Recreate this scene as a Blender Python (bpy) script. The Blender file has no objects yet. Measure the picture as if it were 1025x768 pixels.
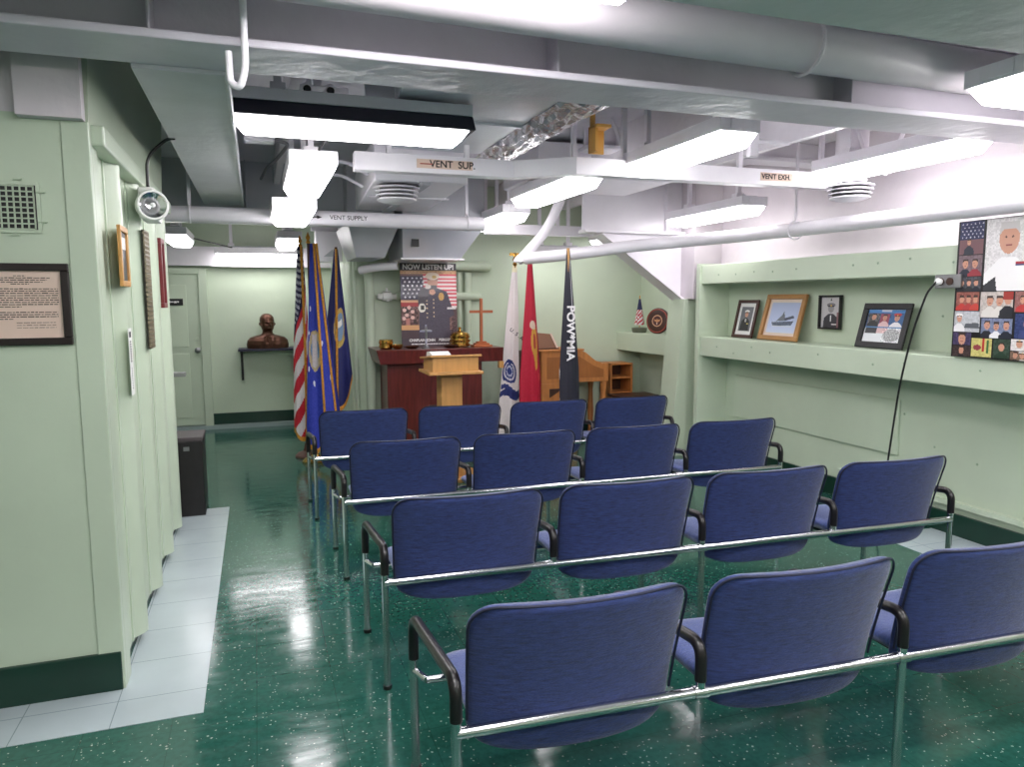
import bpy, bmesh, math, random
import numpy as np
from mathutils import Vector, Matrix
random.seed(7)
S = bpy.context.scene
C = S.collection
PI = math.pi

# ------------------------------------------------------------------ camera, exposure, world
F, YAW, PIT, ROLL = 730.96, 0.33494, 0.11405, -0.00421
cam = bpy.data.cameras.new('camera'); cam.sensor_fit = 'HORIZONTAL'; cam.sensor_width = 36
cam.lens = F / 1025 * 36; cam.clip_start = 0.02
camo = bpy.data.objects.new('camera', cam); C.objects.link(camo)
fw = Vector((math.sin(YAW)*math.cos(PIT), math.cos(YAW)*math.cos(PIT), -math.sin(PIT)))
r0 = Vector((math.cos(YAW), -math.sin(YAW), 0)); u0 = r0.cross(fw)
rr = math.cos(ROLL)*r0 + math.sin(ROLL)*u0; uu = -math.sin(ROLL)*r0 + math.cos(ROLL)*u0
M = Matrix((rr, uu, -fw)).transposed().to_4x4(); M.translation = (0, 0, 1.6)
camo.matrix_world = M
S.camera = camo
S.view_settings.view_transform = 'Standard'; S.view_settings.look = 'None'
S.view_settings.gamma = 1; S.view_settings.use_curve_mapping = False
S.view_settings.exposure = 0.0
LENS = 17.0          # strength of the fluorescent lenses
w = bpy.data.worlds.new('world'); S.world = w; w.use_nodes = True
w.node_tree.nodes['Background'].inputs[0].default_value = (0.75, 0.8, 0.85, 1)
w.node_tree.nodes['Background'].inputs[1].default_value = 0.05

# ------------------------------------------------------------------ materials
def lin(c):
    return tuple((x/12.92 if x <= .04045 else ((x+.055)/1.055)**2.4) for x in [v/255 for v in c])
MATS = {}
def mat(name, rgb, rough=.5, metal=0, var=.0, scale=6, bump=0, bscale=30, coat=0, sheen=0, stretch=None, emit=0, spec=.5):
    if name in MATS: return MATS[name]
    m = bpy.data.materials.new(name); m.use_nodes = True; nt = m.node_tree; b = nt.nodes['Principled BSDF']
    col = lin(rgb)
    b.inputs['Roughness'].default_value = rough; b.inputs['Metallic'].default_value = metal
    b.inputs['Specular IOR Level'].default_value = spec
    if coat: b.inputs['Coat Weight'].default_value = coat; b.inputs['Coat Roughness'].default_value = .08
    if sheen: b.inputs['Sheen Weight'].default_value = sheen; b.inputs['Sheen Roughness'].default_value = .4
    tc = nt.nodes.new('ShaderNodeTexCoord'); mp = nt.nodes.new('ShaderNodeMapping')
    nt.links.new(tc.outputs['Object'], mp.inputs[0])
    if stretch: mp.inputs['Scale'].default_value = stretch
    n = nt.nodes.new('ShaderNodeTexNoise'); n.inputs['Scale'].default_value = scale; n.inputs['Detail'].default_value = 5
    nt.links.new(mp.outputs[0], n.inputs['Vector'])
    mx = nt.nodes.new('ShaderNodeMix'); mx.data_type = 'RGBA'
    v = max(var, .02)
    mx.inputs[6].default_value = (*[x*(1-v) for x in col], 1)
    mx.inputs[7].default_value = (*[min(1, x*(1+v)) for x in col], 1)
    cr = nt.nodes.new('ShaderNodeMapRange'); cr.inputs[1].default_value = .3; cr.inputs[2].default_value = .7
    nt.links.new(n.outputs['Fac'], cr.inputs[0]); nt.links.new(cr.outputs[0], mx.inputs[0])
    nt.links.new(mx.outputs[2], b.inputs['Base Color'])
    if bump:
        n2 = nt.nodes.new('ShaderNodeTexNoise'); n2.inputs['Scale'].default_value = bscale; n2.inputs['Detail'].default_value = 4
        nt.links.new(mp.outputs[0], n2.inputs['Vector'])
        bp = nt.nodes.new('ShaderNodeBump'); bp.inputs['Strength'].default_value = bump; bp.inputs['Distance'].default_value = .01
        nt.links.new(n2.outputs['Fac'], bp.inputs['Height']); nt.links.new(bp.outputs[0], b.inputs['Normal'])
    if emit:
        b.inputs['Emission Color'].default_value = (1, .965, .985, 1); b.inputs['Emission Strength'].default_value = emit
    MATS[name] = m; return m

GREEN = mat('green wall paint', (196, 209, 187), .38, var=.06, scale=1.6, bump=.15, bscale=14)
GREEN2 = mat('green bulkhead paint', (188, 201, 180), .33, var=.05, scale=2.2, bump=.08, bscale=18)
DGREEN = mat('dark green baseboard', (17, 52, 40), .3, var=.15, scale=5)
WHITE = mat('white overhead paint', (228, 223, 229), .33, var=.06, scale=3, bump=.35, bscale=12)
WHITE2 = mat('white gloss paint', (235, 231, 237), .28, var=.03, scale=5, bump=.2, bscale=20)
GREY = mat('grey overhead paint', (186, 187, 193), .38, var=.08, scale=3, bump=.3, bscale=14)
MAUVE = mat('pale mauve paint', (208, 200, 206), .4, var=.06, scale=3, bump=.25, bscale=16)
DUCT = mat('galvanised duct', (198, 199, 206), .3, .25, var=.08, scale=2.5, bump=.25, bscale=9)
FOIL = mat('silver duct wrap', (205, 203, 208), .22, .7, var=.12, scale=9, bump=1.0, bscale=16)
LENSM = mat('lit lens', (245, 245, 245), .4, emit=LENS)
LENSD = mat('lit lens dim', (245, 245, 245), .4, emit=LENS*.8)
BLACK = mat('black plastic', (14, 14, 16), .35, var=.1)
BLACKM = mat('black reflector metal', (22, 22, 38), .4, .2)
CHROME = mat('chrome', (205, 205, 208), .16, 1, var=.04)
SLEEVE = mat('black arm sleeve', (22, 18, 20), .3, var=.1, scale=20)
NAVY = mat('navy seat fabric', (38, 53, 104), .85, var=.38, scale=26, bump=.35, bscale=60, sheen=.35, stretch=(1, 1, 7))
NAVY_LIT = mat('lit navy seat fabric', (58, 75, 132), .85, var=.28, scale=26, bump=.3, bscale=60, sheen=.6, stretch=(1, 7, 1))  # same navy fabric, lightened: light on the cushion tops put into the colour
PIPING = mat('dark navy piping', (16, 22, 48), .7)
OAK = mat('light oak', (196, 146, 84), .4, var=.12, scale=5, stretch=(6, 6, .7), bump=.05)
MAPLE = mat('honey wood', (190, 122, 66), .4, var=.16, scale=5, stretch=(5, 5, .7), bump=.05)
MAHOG = mat('mahogany veneer', (96, 38, 34), .3, var=.3, scale=6, stretch=(6, 6, .6), coat=.2)
DWOOD = mat('dark brown wood', (62, 34, 24), .4, var=.2, scale=6, stretch=(5, 5, .7))
BRASS = mat('brass', (200, 158, 84), .22, 1, var=.08)
GOLD = mat('gold fringe', (214, 150, 48), .55, .25, var=.25, scale=60, bump=.6, bscale=120)
BRONZE = mat('dark bronze', (92, 62, 50), .33, .75, var=.3, scale=14, bump=.15, bscale=30)
STEEL = mat('brushed steel', (150, 150, 152), .35, .9)
PAPER = mat('cream paper', (222, 196, 180), .7, var=.03)
WPAPER = mat('white paper', (232, 232, 230), .6, var=.02)
INK = mat('black ink', (25, 22, 25), .7)
WINK = mat('white ink', (235, 232, 232), .6)
YEL = mat('mustard painted metal', (190, 140, 60), .5, var=.1)
GLASSW = mat('frame glass', (210, 215, 218), .08, .2)

def colmat(name, rough=.5, coat=0):
    m = bpy.data.materials.new(name); m.use_nodes = True; nt = m.node_tree; b = nt.nodes['Principled BSDF']
    a = nt.nodes.new('ShaderNodeVertexColor'); a.layer_name = 'Col'
    nt.links.new(a.outputs['Color'], b.inputs['Base Color']); b.inputs['Roughness'].default_value = rough
    if coat: b.inputs['Coat Weight'].default_value = coat; b.inputs['Coat Roughness'].default_value = .05
    return m
PRINT = colmat('printed picture', .4, .08)
CLOTH = colmat('flag cloth', .65)

def floor_material():
    m = bpy.data.materials.new('green vinyl tile'); m.use_nodes = True; nt = m.node_tree; L = nt.links; N = nt.nodes
    b = N['Principled BSDF']; tc = N.new('ShaderNodeTexCoord')
    def mth(op, a, c=None, use=None):
        x = N.new('ShaderNodeMath'); x.operation = op
        for i, v in enumerate((a, c)):
            if v is None: continue
            if isinstance(v, (int, float)): x.inputs[i].default_value = v
            else: L.new(v, x.inputs[i])
        return x.outputs[0]
    base = N.new('ShaderNodeTexNoise'); base.inputs['Scale'].default_value = 2.2; base.inputs['Detail'].default_value = 6
    L.new(tc.outputs['Object'], base.inputs['Vector'])
    mx = N.new('ShaderNodeMix'); mx.data_type = 'RGBA'
    mx.inputs[6].default_value = (*lin((30, 82, 71)), 1); mx.inputs[7].default_value = (*lin((48, 104, 91)), 1)
    L.new(base.outputs['Fac'], mx.inputs[0])
    dk = N.new('ShaderNodeTexNoise'); dk.inputs['Scale'].default_value = 40; dk.inputs['Detail'].default_value = 3
    L.new(tc.outputs['Object'], dk.inputs['Vector'])
    mx2 = N.new('ShaderNodeMix'); mx2.data_type = 'RGBA'; mx2.blend_type = 'MULTIPLY'; mx2.inputs[0].default_value = .45
    L.new(mx.outputs[2], mx2.inputs[6])
    rmp = N.new('ShaderNodeMapRange'); rmp.inputs[1].default_value = .35; rmp.inputs[2].default_value = .6; rmp.inputs[3].default_value = .45
    L.new(dk.outputs['Fac'], rmp.inputs[0]); L.new(rmp.outputs[0], mx2.inputs[7])
    # white chips
    wn = N.new('ShaderNodeTexNoise'); wn.inputs['Scale'].default_value = 60
    L.new(tc.outputs['Object'], wn.inputs['Vector'])
    va = N.new('ShaderNodeVectorMath'); va.operation = 'MULTIPLY_ADD'
    L.new(wn.outputs['Color'], va.inputs[0]); va.inputs[1].default_value = (.012, .012, .0); L.new(tc.outputs['Object'], va.inputs[2])
    vo = N.new('ShaderNodeTexVoronoi'); vo.inputs['Scale'].default_value = 62
    L.new(va.outputs[0], vo.inputs['Vector'])
    sep = N.new('ShaderNodeSeparateColor'); L.new(vo.outputs['Color'], sep.inputs[0])
    pick = mth('GREATER_THAN', sep.outputs[0], .25)
    rad = mth('MULTIPLY', sep.outputs[1], .24)
    near = mth('LESS_THAN', vo.outputs['Distance'], rad)
    chip = mth('MULTIPLY', pick, near)
    mx3 = N.new('ShaderNodeMix'); mx3.data_type = 'RGBA'; L.new(mth('MULTIPLY', chip, .75), mx3.inputs[0])
    L.new(mx2.outputs[2], mx3.inputs[6]); mx3.inputs[7].default_value = (*lin((190, 210, 195)), 1)
    # seams every 0.305 m wide tile
    sx = N.new('ShaderNodeSeparateXYZ'); L.new(tc.outputs['Object'], sx.inputs[0])
    def seam(o, pitch, off):
        f = mth('FRACT', mth('DIVIDE', mth('ADD', o, 30 + off), pitch))
        return mth('LESS_THAN', f, .004/pitch)
    sm = mth('MAXIMUM', seam(sx.outputs[0], .305, .26), seam(sx.outputs[1], .305, 0.1))
    mx4 = N.new('ShaderNodeMix'); mx4.data_type = 'RGBA'; L.new(mth('MULTIPLY', sm, .4), mx4.inputs[0])
    L.new(mx3.outputs[2], mx4.inputs[6]); mx4.inputs[7].default_value = (*lin((14, 45, 38)), 1)
    L.new(mx4.outputs[2], b.inputs['Base Color'])
    # wax
    wx = N.new('ShaderNodeTexNoise'); wx.inputs['Scale'].default_value = 5; wx.inputs['Detail'].default_value = 6
    mp = N.new('ShaderNodeMapping'); mp.inputs['Scale'].default_value = (1, 3.5, 1); L.new(tc.outputs['Object'], mp.inputs[0]); L.new(mp.outputs[0], wx.inputs['Vector'])
    rr_ = N.new('ShaderNodeMapRange'); rr_.inputs[1].default_value = .3; rr_.inputs[2].default_value = .7; rr_.inputs[3].default_value = .06; rr_.inputs[4].default_value = .20
    L.new(wx.outputs['Fac'], rr_.inputs[0]); L.new(rr_.outputs[0], b.inputs['Roughness'])
    bp = N.new('ShaderNodeBump'); bp.inputs['Strength'].default_value = .06; bp.inputs['Distance'].default_value = .01
    L.new(wx.outputs['Fac'], bp.inputs['Height']); L.new(bp.outputs[0], b.inputs['Normal'])
    b.inputs['Specular IOR Level'].default_value = .6
    return m
FLOOR = floor_material()
def border_material():
    m = mat('pale grey vinyl tile', (178, 190, 194), .2, var=.06, scale=3, bump=.1, bscale=5)
    nt = m.node_tree; N = nt.nodes; L = nt.links; b = N['Principled BSDF']
    tc = N.new('ShaderNodeTexCoord'); sx = N.new('ShaderNodeSeparateXYZ'); L.new(tc.outputs['Object'], sx.inputs[0])
    outs = []
    for o, off in ((0, .196), (1, .1)):
        a = N.new('ShaderNodeMath'); a.operation = 'MULTIPLY_ADD'; a.inputs[1].default_value = 1/.33; a.inputs[2].default_value = 30.2+off*3
        L.new(sx.outputs[o], a.inputs[0]); f = N.new('ShaderNodeMath'); f.operation = 'FRACT'; L.new(a.outputs[0], f.inputs[0])
        g = N.new('ShaderNodeMath'); g.operation = 'LESS_THAN'; g.inputs[1].default_value = .012; L.new(f.outputs[0], g.inputs[0]); outs.append(g.outputs[0])
    mxm = N.new('ShaderNodeMath'); mxm.operation = 'MAXIMUM'; L.new(outs[0], mxm.inputs[0]); L.new(outs[1], mxm.inputs[1])
    old = b.inputs['Base Color'].links[0].from_socket
    mx = N.new('ShaderNodeMix'); mx.data_type = 'RGBA'; L.new(mxm.outputs[0], mx.inputs[0]); L.new(old, mx.inputs[6]); mx.inputs[7].default_value = (*lin((135, 148, 150)), 1)
    L.new(mx.outputs[2], b.inputs['Base Color']); return m
BORDER = border_material()

# ------------------------------------------------------------------ mesh helpers
class MB:
    def __init__(s): s.v = []; s.f = []
    def add(s, V, Fc):
        o = len(s.v); s.v += [tuple(p) for p in V]; s.f += [tuple(i+o for i in q) for q in Fc]; return s
    def box(s, x0, x1, y0, y1, z0, z1):
        return s.add([(x0,y0,z0),(x1,y0,z0),(x1,y1,z0),(x0,y1,z0),(x0,y0,z1),(x1,y0,z1),(x1,y1,z1),(x0,y1,z1)],
                     [(0,3,2,1),(4,5,6,7),(0,1,5,4),(1,2,6,5),(2,3,7,6),(3,0,4,7)])
    def tube(s, pts, r, n=12, cap=True):
        pts = [Vector(p) for p in pts]; rs = r if isinstance(r, (list, tuple)) else [r]*len(pts)
        V = []; up = None
        for i, p in enumerate(pts):
            t = (pts[min(i+1, len(pts)-1)] - pts[max(i-1, 0)]).normalized()
            if up is None:
                up = t.orthogonal().normalized()
            up = (up - t*up.dot(t)).normalized(); sd = t.cross(up)
            for k in range(n):
                a = 2*PI*k/n; V.append(p + (up*math.cos(a)+sd*math.sin(a))*rs[i])
        Fc = []
        for i in range(len(pts)-1):
            for k in range(n):
                k2 = (k+1) % n; Fc.append((i*n+k, i*n+k2, (i+1)*n+k2, (i+1)*n+k))
        if cap: Fc += [tuple(reversed(range(n))), tuple(range((len(pts)-1)*n, len(pts)*n))]
        return s.add(V, Fc)
    def lathe(s, prof, c=(0,0,0), n=32, axis='z'):
        V = []; 
        for r, h in prof:
            for k in range(n):
                a = 2*PI*k/n; x, y = r*math.cos(a), r*math.sin(a)
                q = (x, y, h) if axis == 'z' else ((x, h, y) if axis == 'y' else (h, x, y))
                V.append((c[0]+q[0], c[1]+q[1], c[2]+q[2]))
        Fc = []
        m = len(prof)
        for i in range(m-1):
            for k in range(n):
                k2 = (k+1) % n; Fc.append((i*n+k, i*n+k2, (i+1)*n+k2, (i+1)*n+k))
        Fc += [tuple(reversed(range(n))), tuple(range((m-1)*n, m*n))]
        return s.add(V, Fc)
    def prism(s, poly, a0, a1, axis='y'):
        n = len(poly)
        def q(p, a): return {'y': (p[0], a, p[1]), 'x': (a, p[0], p[1]), 'z': (p[0], p[1], a)}[axis]
        V = [q(p, a0) for p in poly] + [q(p, a1) for p in poly]
        return s.add(V, [tuple(range(n)), tuple(reversed(range(n, 2*n)))] + [(i, i+n, (i+1) % n+n, (i+1) % n) for i in range(n)])
    def hexa(s, bot, top):      # two quads of 3D points
        return s.add(list(bot)+list(top), [(3,2,1,0),(4,5,6,7),(0,1,5,4),(1,2,6,5),(2,3,7,6),(3,0,4,7)])
    def build(s, name, m, parent=None, smooth=False, bevel=0, seg=2, loc=None):
        me = bpy.data.meshes.new(name); me.from_pydata(s.v, [], s.f); me.update()
        bm = bmesh.new(); bm.from_mesh(me); bmesh.ops.recalc_face_normals(bm, faces=bm.faces); bm.to_mesh(me); bm.free()
        o = bpy.data.objects.new(name, me); C.objects.link(o)
        if m: me.materials.append(m)
        if parent: o.parent = parent
        if loc: o.location = loc
        if smooth:
            me.shade_smooth()
            try: me.set_sharp_from_angle(angle=math.radians(42))
            except Exception: pass
        if bevel:
            b = o.modifiers.new('bevel', 'BEVEL'); b.width = bevel; b.segments = seg; b.limit_method = 'ANGLE'
        return o
def B(x0, x1, y0, y1, z0, z1): return MB().box(x0, x1, y0, y1, z0, z1)
def tag(o, label, cat, group=None, kind=None):
    if label: o['label'] = label
    if cat: o['category'] = cat
    if group: o['group'] = group
    if kind: o['kind'] = kind
    return o
def thing(name, label, cat, loc=(0,0,0), rz=0, group=None, rx=0):
    o = bpy.data.objects.new(name, None); C.objects.link(o); o.empty_display_size = .05
    o.location = loc; o.rotation_euler = (rx, 0, rz); return tag(o, label, cat, group)
def struct(name, mb, m, label=None, **k):
    o = mb.build(name, m, **k); o['kind'] = 'structure'
    if label: o['label'] = label
    return o
def copy_tree(o, parent=None):
    c = o.copy(); C.objects.link(c); c.parent = parent
    for ch in list(o.children): copy_tree(ch, c)
    return c
def bend(pts, rad=.05, n=5):
    pts = [Vector(p) for p in pts]; out = [pts[0]]
    for i in range(1, len(pts)-1):
        a, b, c = pts[i-1], pts[i], pts[i+1]
        r_ = min(rad, (a-b).length*.49, (c-b).length*.49)
        p0 = b+(a-b).normalized()*r_; p1 = b+(c-b).normalized()*r_
        for k in range(n+1):
            t = k/n; out.append(p0*(1-t)**2+b*2*t*(1-t)+p1*t*t)
    out.append(pts[-1]); return out

# text turned into mesh
def text_mesh(name, body, size, m, parent, loc, rot=(PI/2, 0, 0), align='CENTER', bold=.0, sx=1.0, ext=.0006):
    cu = bpy.data.curves.new(name, 'FONT'); cu.body = body; cu.size = size; cu.align_x = align; cu.align_y = 'CENTER'
    cu.extrude = ext; cu.offset = bold
    t = bpy.data.objects.new('tmp', cu); C.objects.link(t)
    dg = bpy.context.evaluated_depsgraph_get(); me = bpy.data.meshes.new_from_object(t.evaluated_get(dg))
    bpy.data.objects.remove(t); me.materials.clear(); me.materials.append(m)
    o = bpy.data.objects.new(name, me); C.objects.link(o); o.parent = parent
    o.location = loc; o.rotation_euler = rot; o.scale = (sx, 1, 1); return o

# printed pictures: colours of the print stored per corner of a fine flat mesh
class Cv:
    def __init__(s, w, h, bg=(255, 255, 255)):
        s.w, s.h = w, h; s.a = np.zeros((h, w, 3)); s.a[:] = bg
        s.Y, s.X = np.mgrid[0:h, 0:w]; s.X = (s.X+.5)/w; s.Y = (s.Y+.5)/h
    def m(s, mask, c): s.a[mask] = c; return s
    def r(s, x0, y0, x1, y1, c): return s.m((s.X >= x0) & (s.X < x1) & (s.Y >= y0) & (s.Y < y1), c)
    def e(s, x, y, rx, ry, c): return s.m(((s.X-x)/rx)**2+((s.Y-y)/ry)**2 < 1, c)
    def p(s, pts, c):
        ins = np.zeros(s.X.shape, bool); n = len(pts)
        for i in range(n):
            x1, y1 = pts[i]; x2, y2 = pts[(i+1) % n]
            if y1 == y2: continue
            cond = ((y1 > s.Y) != (y2 > s.Y)) & (s.X < (x2-x1)*(s.Y-y1)/(y2-y1)+x1)
            ins ^= cond
        return s.m(ins, c)
    def noise(s, amp, seed=1, x0=0, y0=0, x1=1, y1=1, block=1):
        rg = np.random.RandomState(seed); n = rg.uniform(-amp, amp, (s.h//block+1, s.w//block+1))
        n = np.kron(n, np.ones((block, block)))[:s.h, :s.w, None]
        k = ((s.X >= x0) & (s.X < x1) & (s.Y >= y0) & (s.Y < y1))[..., None]
        s.a = np.clip(s.a+n*k, 0, 255); return s
    def lin(s):
        a = s.a/255; return np.where(a <= .04045, a/12.92, ((a+.055)/1.055)**2.4)
def paint_mesh(me, cols):
    at = me.color_attributes.new('Col', 'FLOAT_COLOR', 'CORNER')
    at.data.foreach_set('color', cols.astype(np.float32).ravel())
def picture(name, cv, w_, h_, parent, loc=(0, 0, 0), m=None):
    """flat print, local x right, z up, facing -y; loc = bottom centre"""
    nx, ny = cv.w, cv.h
    V = [(-w_/2+w_*i/nx, 0, h_-h_*j/ny) for j in range(ny+1) for i in range(nx+1)]
    Fc = [(j*(nx+1)+i, (j+1)*(nx+1)+i, (j+1)*(nx+1)+i+1, j*(nx+1)+i+1) for j in range(ny) for i in range(nx)]
    me = bpy.data.meshes.new(name); me.from_pydata(V, [], Fc); me.update()
    c = np.ones((nx*ny, 4, 4)); c[:, :, :3] = cv.lin().reshape(-1, 1, 3)
    paint_mesh(me, c); me.materials.append(m or PRINT)
    o = bpy.data.objects.new(name, me); C.objects.link(o); o.parent = parent; o.location = loc; return o

def person_bust(c, x, y, s_, coat, skin=(205, 150, 125), cap=None, hair=None, asp=1):
    c.p([(x-.9*s_, y+2.6*s_*asp), (x-.8*s_, y+1.1*s_*asp), (x-.25*s_, y+.6*s_*asp), (x+.25*s_, y+.6*s_*asp), (x+.8*s_, y+1.1*s_*asp), (x+.9*s_, y+2.6*s_*asp)], coat)
    c.e(x, y, .34*s_, .5*s_*asp, skin)
    c.e(x-.11*s_, y-.05*s_*asp, .035*s_, .03*s_*asp, (90, 62, 55)); c.e(x+.11*s_, y-.05*s_*asp, .035*s_, .03*s_*asp, (90, 62, 55))
    c.r(x-.1*s_, y+.2*s_*asp, x+.1*s_, y+.25*s_*asp, (150, 80, 75))
    if hair: c.p([(x-.36*s_, y-.1*s_*asp), (x-.3*s_, y-.52*s_*asp), (x+.3*s_, y-.52*s_*asp), (x+.36*s_, y-.1*s_*asp), (x+.2*s_, y-.3*s_*asp), (x-.2*s_, y-.3*s_*asp)], hair)
    if cap:
        c.e(x, y-.42*s_*asp, .5*s_, .24*s_*asp, cap); c.r(x-.34*s_, y-.32*s_*asp, x+.34*s_, y-.2*s_*asp, (25, 22, 25)); c.e(x, y-.36*s_*asp, .08*s_, .1*s_*asp, (205, 170, 80))
    return c

# ------------------------------------------------------------------ the room
struct('floor', B(-4.1, 4.6, -3.1, 10.1, -.1, 0), FLOOR)
struct('ceiling', B(-4.1, 4.6, -3.1, 10.1, 2.85, 2.95), WHITE)
struct('wall_right', B(4.42, 4.6, -3.1, 8.02, 0, 1.94), GREEN)
struct('wall_right_upper', B(4.42, 4.6, -3.1, 8.02, 1.94, 2.85), MAUVE)
struct('wall_altar', B(.95, 4.6, 7.92, 8.06, 0, 2.85), GREEN)
mb = MB(); prof = []
for i in range(0, 37):
    y = 7.92+i*(9.85-7.92)/36; prof.append((.95-.03*(math.sin(i*PI/3) > 0)*math.sin(i*PI/3), y))
mb.prism(prof+[(1.05, 9.85), (1.05, 7.98)], 0, 2.2, 'z')
struct('wall_side_corrugated', mb, GREEN, smooth=True)
struct('wall_side_upper', B(.93, 1.1, 8.06, 9.85, 2.2, 2.85), WHITE)
struct('wall_back', B(-2.4, 1.1, 9.85, 10.0, 0, 2.85), GREEN)
struct('wall_left_far', B(-2.5, -2.4, 5.7, 10.0, 0, 2.85), GREEN)
struct('wall_front', B(-4.1, 4.6, -3.2, -3.1, 0, 2.85), GREEN)
struct('wall_left_near', B(-4.2, -4.1, -3.1, 3.27, 0, 2.85), GREEN)
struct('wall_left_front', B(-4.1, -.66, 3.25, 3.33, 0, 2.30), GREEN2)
struct('wall_left_front_upper', B(-4.1, -.62, 3.25, 3.33, 2.30, 2.85), MAUVE)
struct('wall_left_step', B(-.80, -.585, 3.19, 3.25, 2.28, 2.85), MAUVE)
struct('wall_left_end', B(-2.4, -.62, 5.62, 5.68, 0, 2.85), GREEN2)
# corrugated side panel
pl = [(-.60, 3.30)]
for cy_ in (3.72, 4.30, 4.88, 5.42):
    pl += [(-.60, cy_-.12), (-.594, cy_-.12), (-.594, cy_-.09)]
    for k in range(9):
        a = PI*k/8; pl.append((-.60+.052*math.sin(a), cy_-.085+.17*(k/8)))
    pl += [(-.60, cy_+.13)]
pl += [(-.60, 5.66), (-.66, 5.66), (-.66, 3.30)]
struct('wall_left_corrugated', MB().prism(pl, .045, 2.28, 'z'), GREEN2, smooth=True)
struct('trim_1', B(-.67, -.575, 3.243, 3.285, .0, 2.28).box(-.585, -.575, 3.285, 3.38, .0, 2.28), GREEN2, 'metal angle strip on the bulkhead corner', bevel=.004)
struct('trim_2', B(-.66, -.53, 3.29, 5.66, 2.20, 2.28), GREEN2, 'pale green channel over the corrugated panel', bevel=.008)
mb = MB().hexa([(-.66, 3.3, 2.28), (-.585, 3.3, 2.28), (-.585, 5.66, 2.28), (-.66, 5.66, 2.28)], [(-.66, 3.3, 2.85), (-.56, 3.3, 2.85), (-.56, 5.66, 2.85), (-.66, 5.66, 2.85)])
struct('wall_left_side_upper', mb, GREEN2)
struct('baseboard_left_front', B(-4.1, -.585, 3.235, 3.27, 0, .165), DGREEN, bevel=.004)
struct('baseboard_left', B(-.62, -.605, 3.27, 5.66, 0, .13), DGREEN)
struct('baseboard_right', B(4.395, 4.42, -3.1, 6.16, 0, .15), DGREEN, bevel=.004)
struct('baseboard_altar', B(.96, 4.1, 7.895, 7.92, 0, .14), DGREEN)
struct('baseboard_back', B(-.56, .94, 9.825, 9.85, .05, .19), DGREEN)
struct('baseboard_side', B(.90, .95, 7.9, 9.83, 0, .15), DGREEN)
struct('trim_3', B(-2.4, .90, 9.75, 9.85, 0, .05), mat('grey deck curb', (150, 165, 165), .4), 'pale grey curb along the back wall')
struct('trim_4', B(-4.1, -.26, 2.94, 3.235, 0, .003).box(-.60, -.26, 3.235, 5.98, 0, .003), BORDER, 'border of pale grey floor tiles')
struct('trim_5', B(3.9, 4.395, -3.1, 3.72, 0, .003), BORDER, 'pale tiles along the right wall')
struct('trim_6', B(-.5, .93, 9.72, 9.85, 2.02, 2.26), WHITE, 'white beam above the back wall').data.transform(Matrix.Translation((0,0,0)))
struct('trim_7', B(-2.4, -.5, 9.72, 9.85, 2.03, 2.26), WHITE)
# right wall ledges
struct('trim_8', B(4.10, 4.42, -3.1, 6.16, 1.05, 1.235), GREEN, 'lower ledge of the right wall', bevel=.006)
struct('trim_9', B(4.10, 4.42, -3.1, 6.16, 1.745, 1.925), GREEN, 'upper ledge of the right wall', bevel=.006)
struct('trim_10', B(4.08, 4.42, 6.16, 6.22, 0, 1.94), GREEN, 'end panel of the ledges', bevel=.004)
struct('trim_11', MB().prism([(3.97, 0), (4.42, 0), (4.42, 1.6), (4.10, 1.6)], 6.40, 6.75), GREEN, 'green foot of the frame', bevel=.004)
struct('trim_12', B(4.10, 4.42, 6.30, 6.75, 1.6, 2.85), MAUVE, 'white head of the frame', bevel=.004)
struct('trim_13', MB().prism([(3.925, 0), (3.97, 0), (4.10, 1.6), (4.06, 1.6)], 6.39, 6.60), GREEN, 'narrow flange of the frame', bevel=.004)
mb = MB().prism([(4.10, 1.60), (4.10, 2.24), (3.18, 2.24)], 6.53, 6.56, 'y')
struct('trim_14', mb, WHITE2, 'white triangular knee plate')
dx, dz = (2.30-4.10), (2.85-1.60); Ln = math.hypot(dx, dz); nx_, nz_ = -dz/Ln*.02, dx/Ln*.02
mb = MB().prism([(4.10, 1.60), (3.18, 2.24), (3.18+nx_, 2.24+nz_), (4.10+nx_, 1.60+nz_)], 6.44, 6.66, 'y')
struct('trim_15', mb, WHITE2, 'sloping flange of the knee plate')
struct('trim_16', B(4.10, 4.42, 6.75, 7.92, 1.0, 1.215), GREEN, 'ledge in the corner beside the altar', bevel=.006)
struct('trim_17', B(4.38, 4.42, -3.1, 4.6, .20, .235), GREEN, 'thin weld strip above the baseboard')
struct('trim_18', B(4.40, 4.42, 4.05, 6.0, .45, .86), GREEN, 'raised patch plate on the right wall', bevel=.006)
# ribbed rivet dots on ledges
mb = MB()
for k in range(26):
    y = 5.9-k*.27+random.uniform(-.05, .05)
    for z, x in ((1.84+random.uniform(-.02, .02), 4.10), (1.13+random.uniform(-.03, .05), 4.10), (.62+random.uniform(-.15, .2), 4.42), (1.5+random.uniform(-.1, .1), 4.42)):
        if random.random() < .7: mb.lathe([(.009, 0), (.007, -.004), (.002, -.005)], (x, y, z), 8, 'x')
struct('trim_19', mb, mat('green stud paint', (150, 172, 146), .5), 'small welded studs on the right wall')

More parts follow.
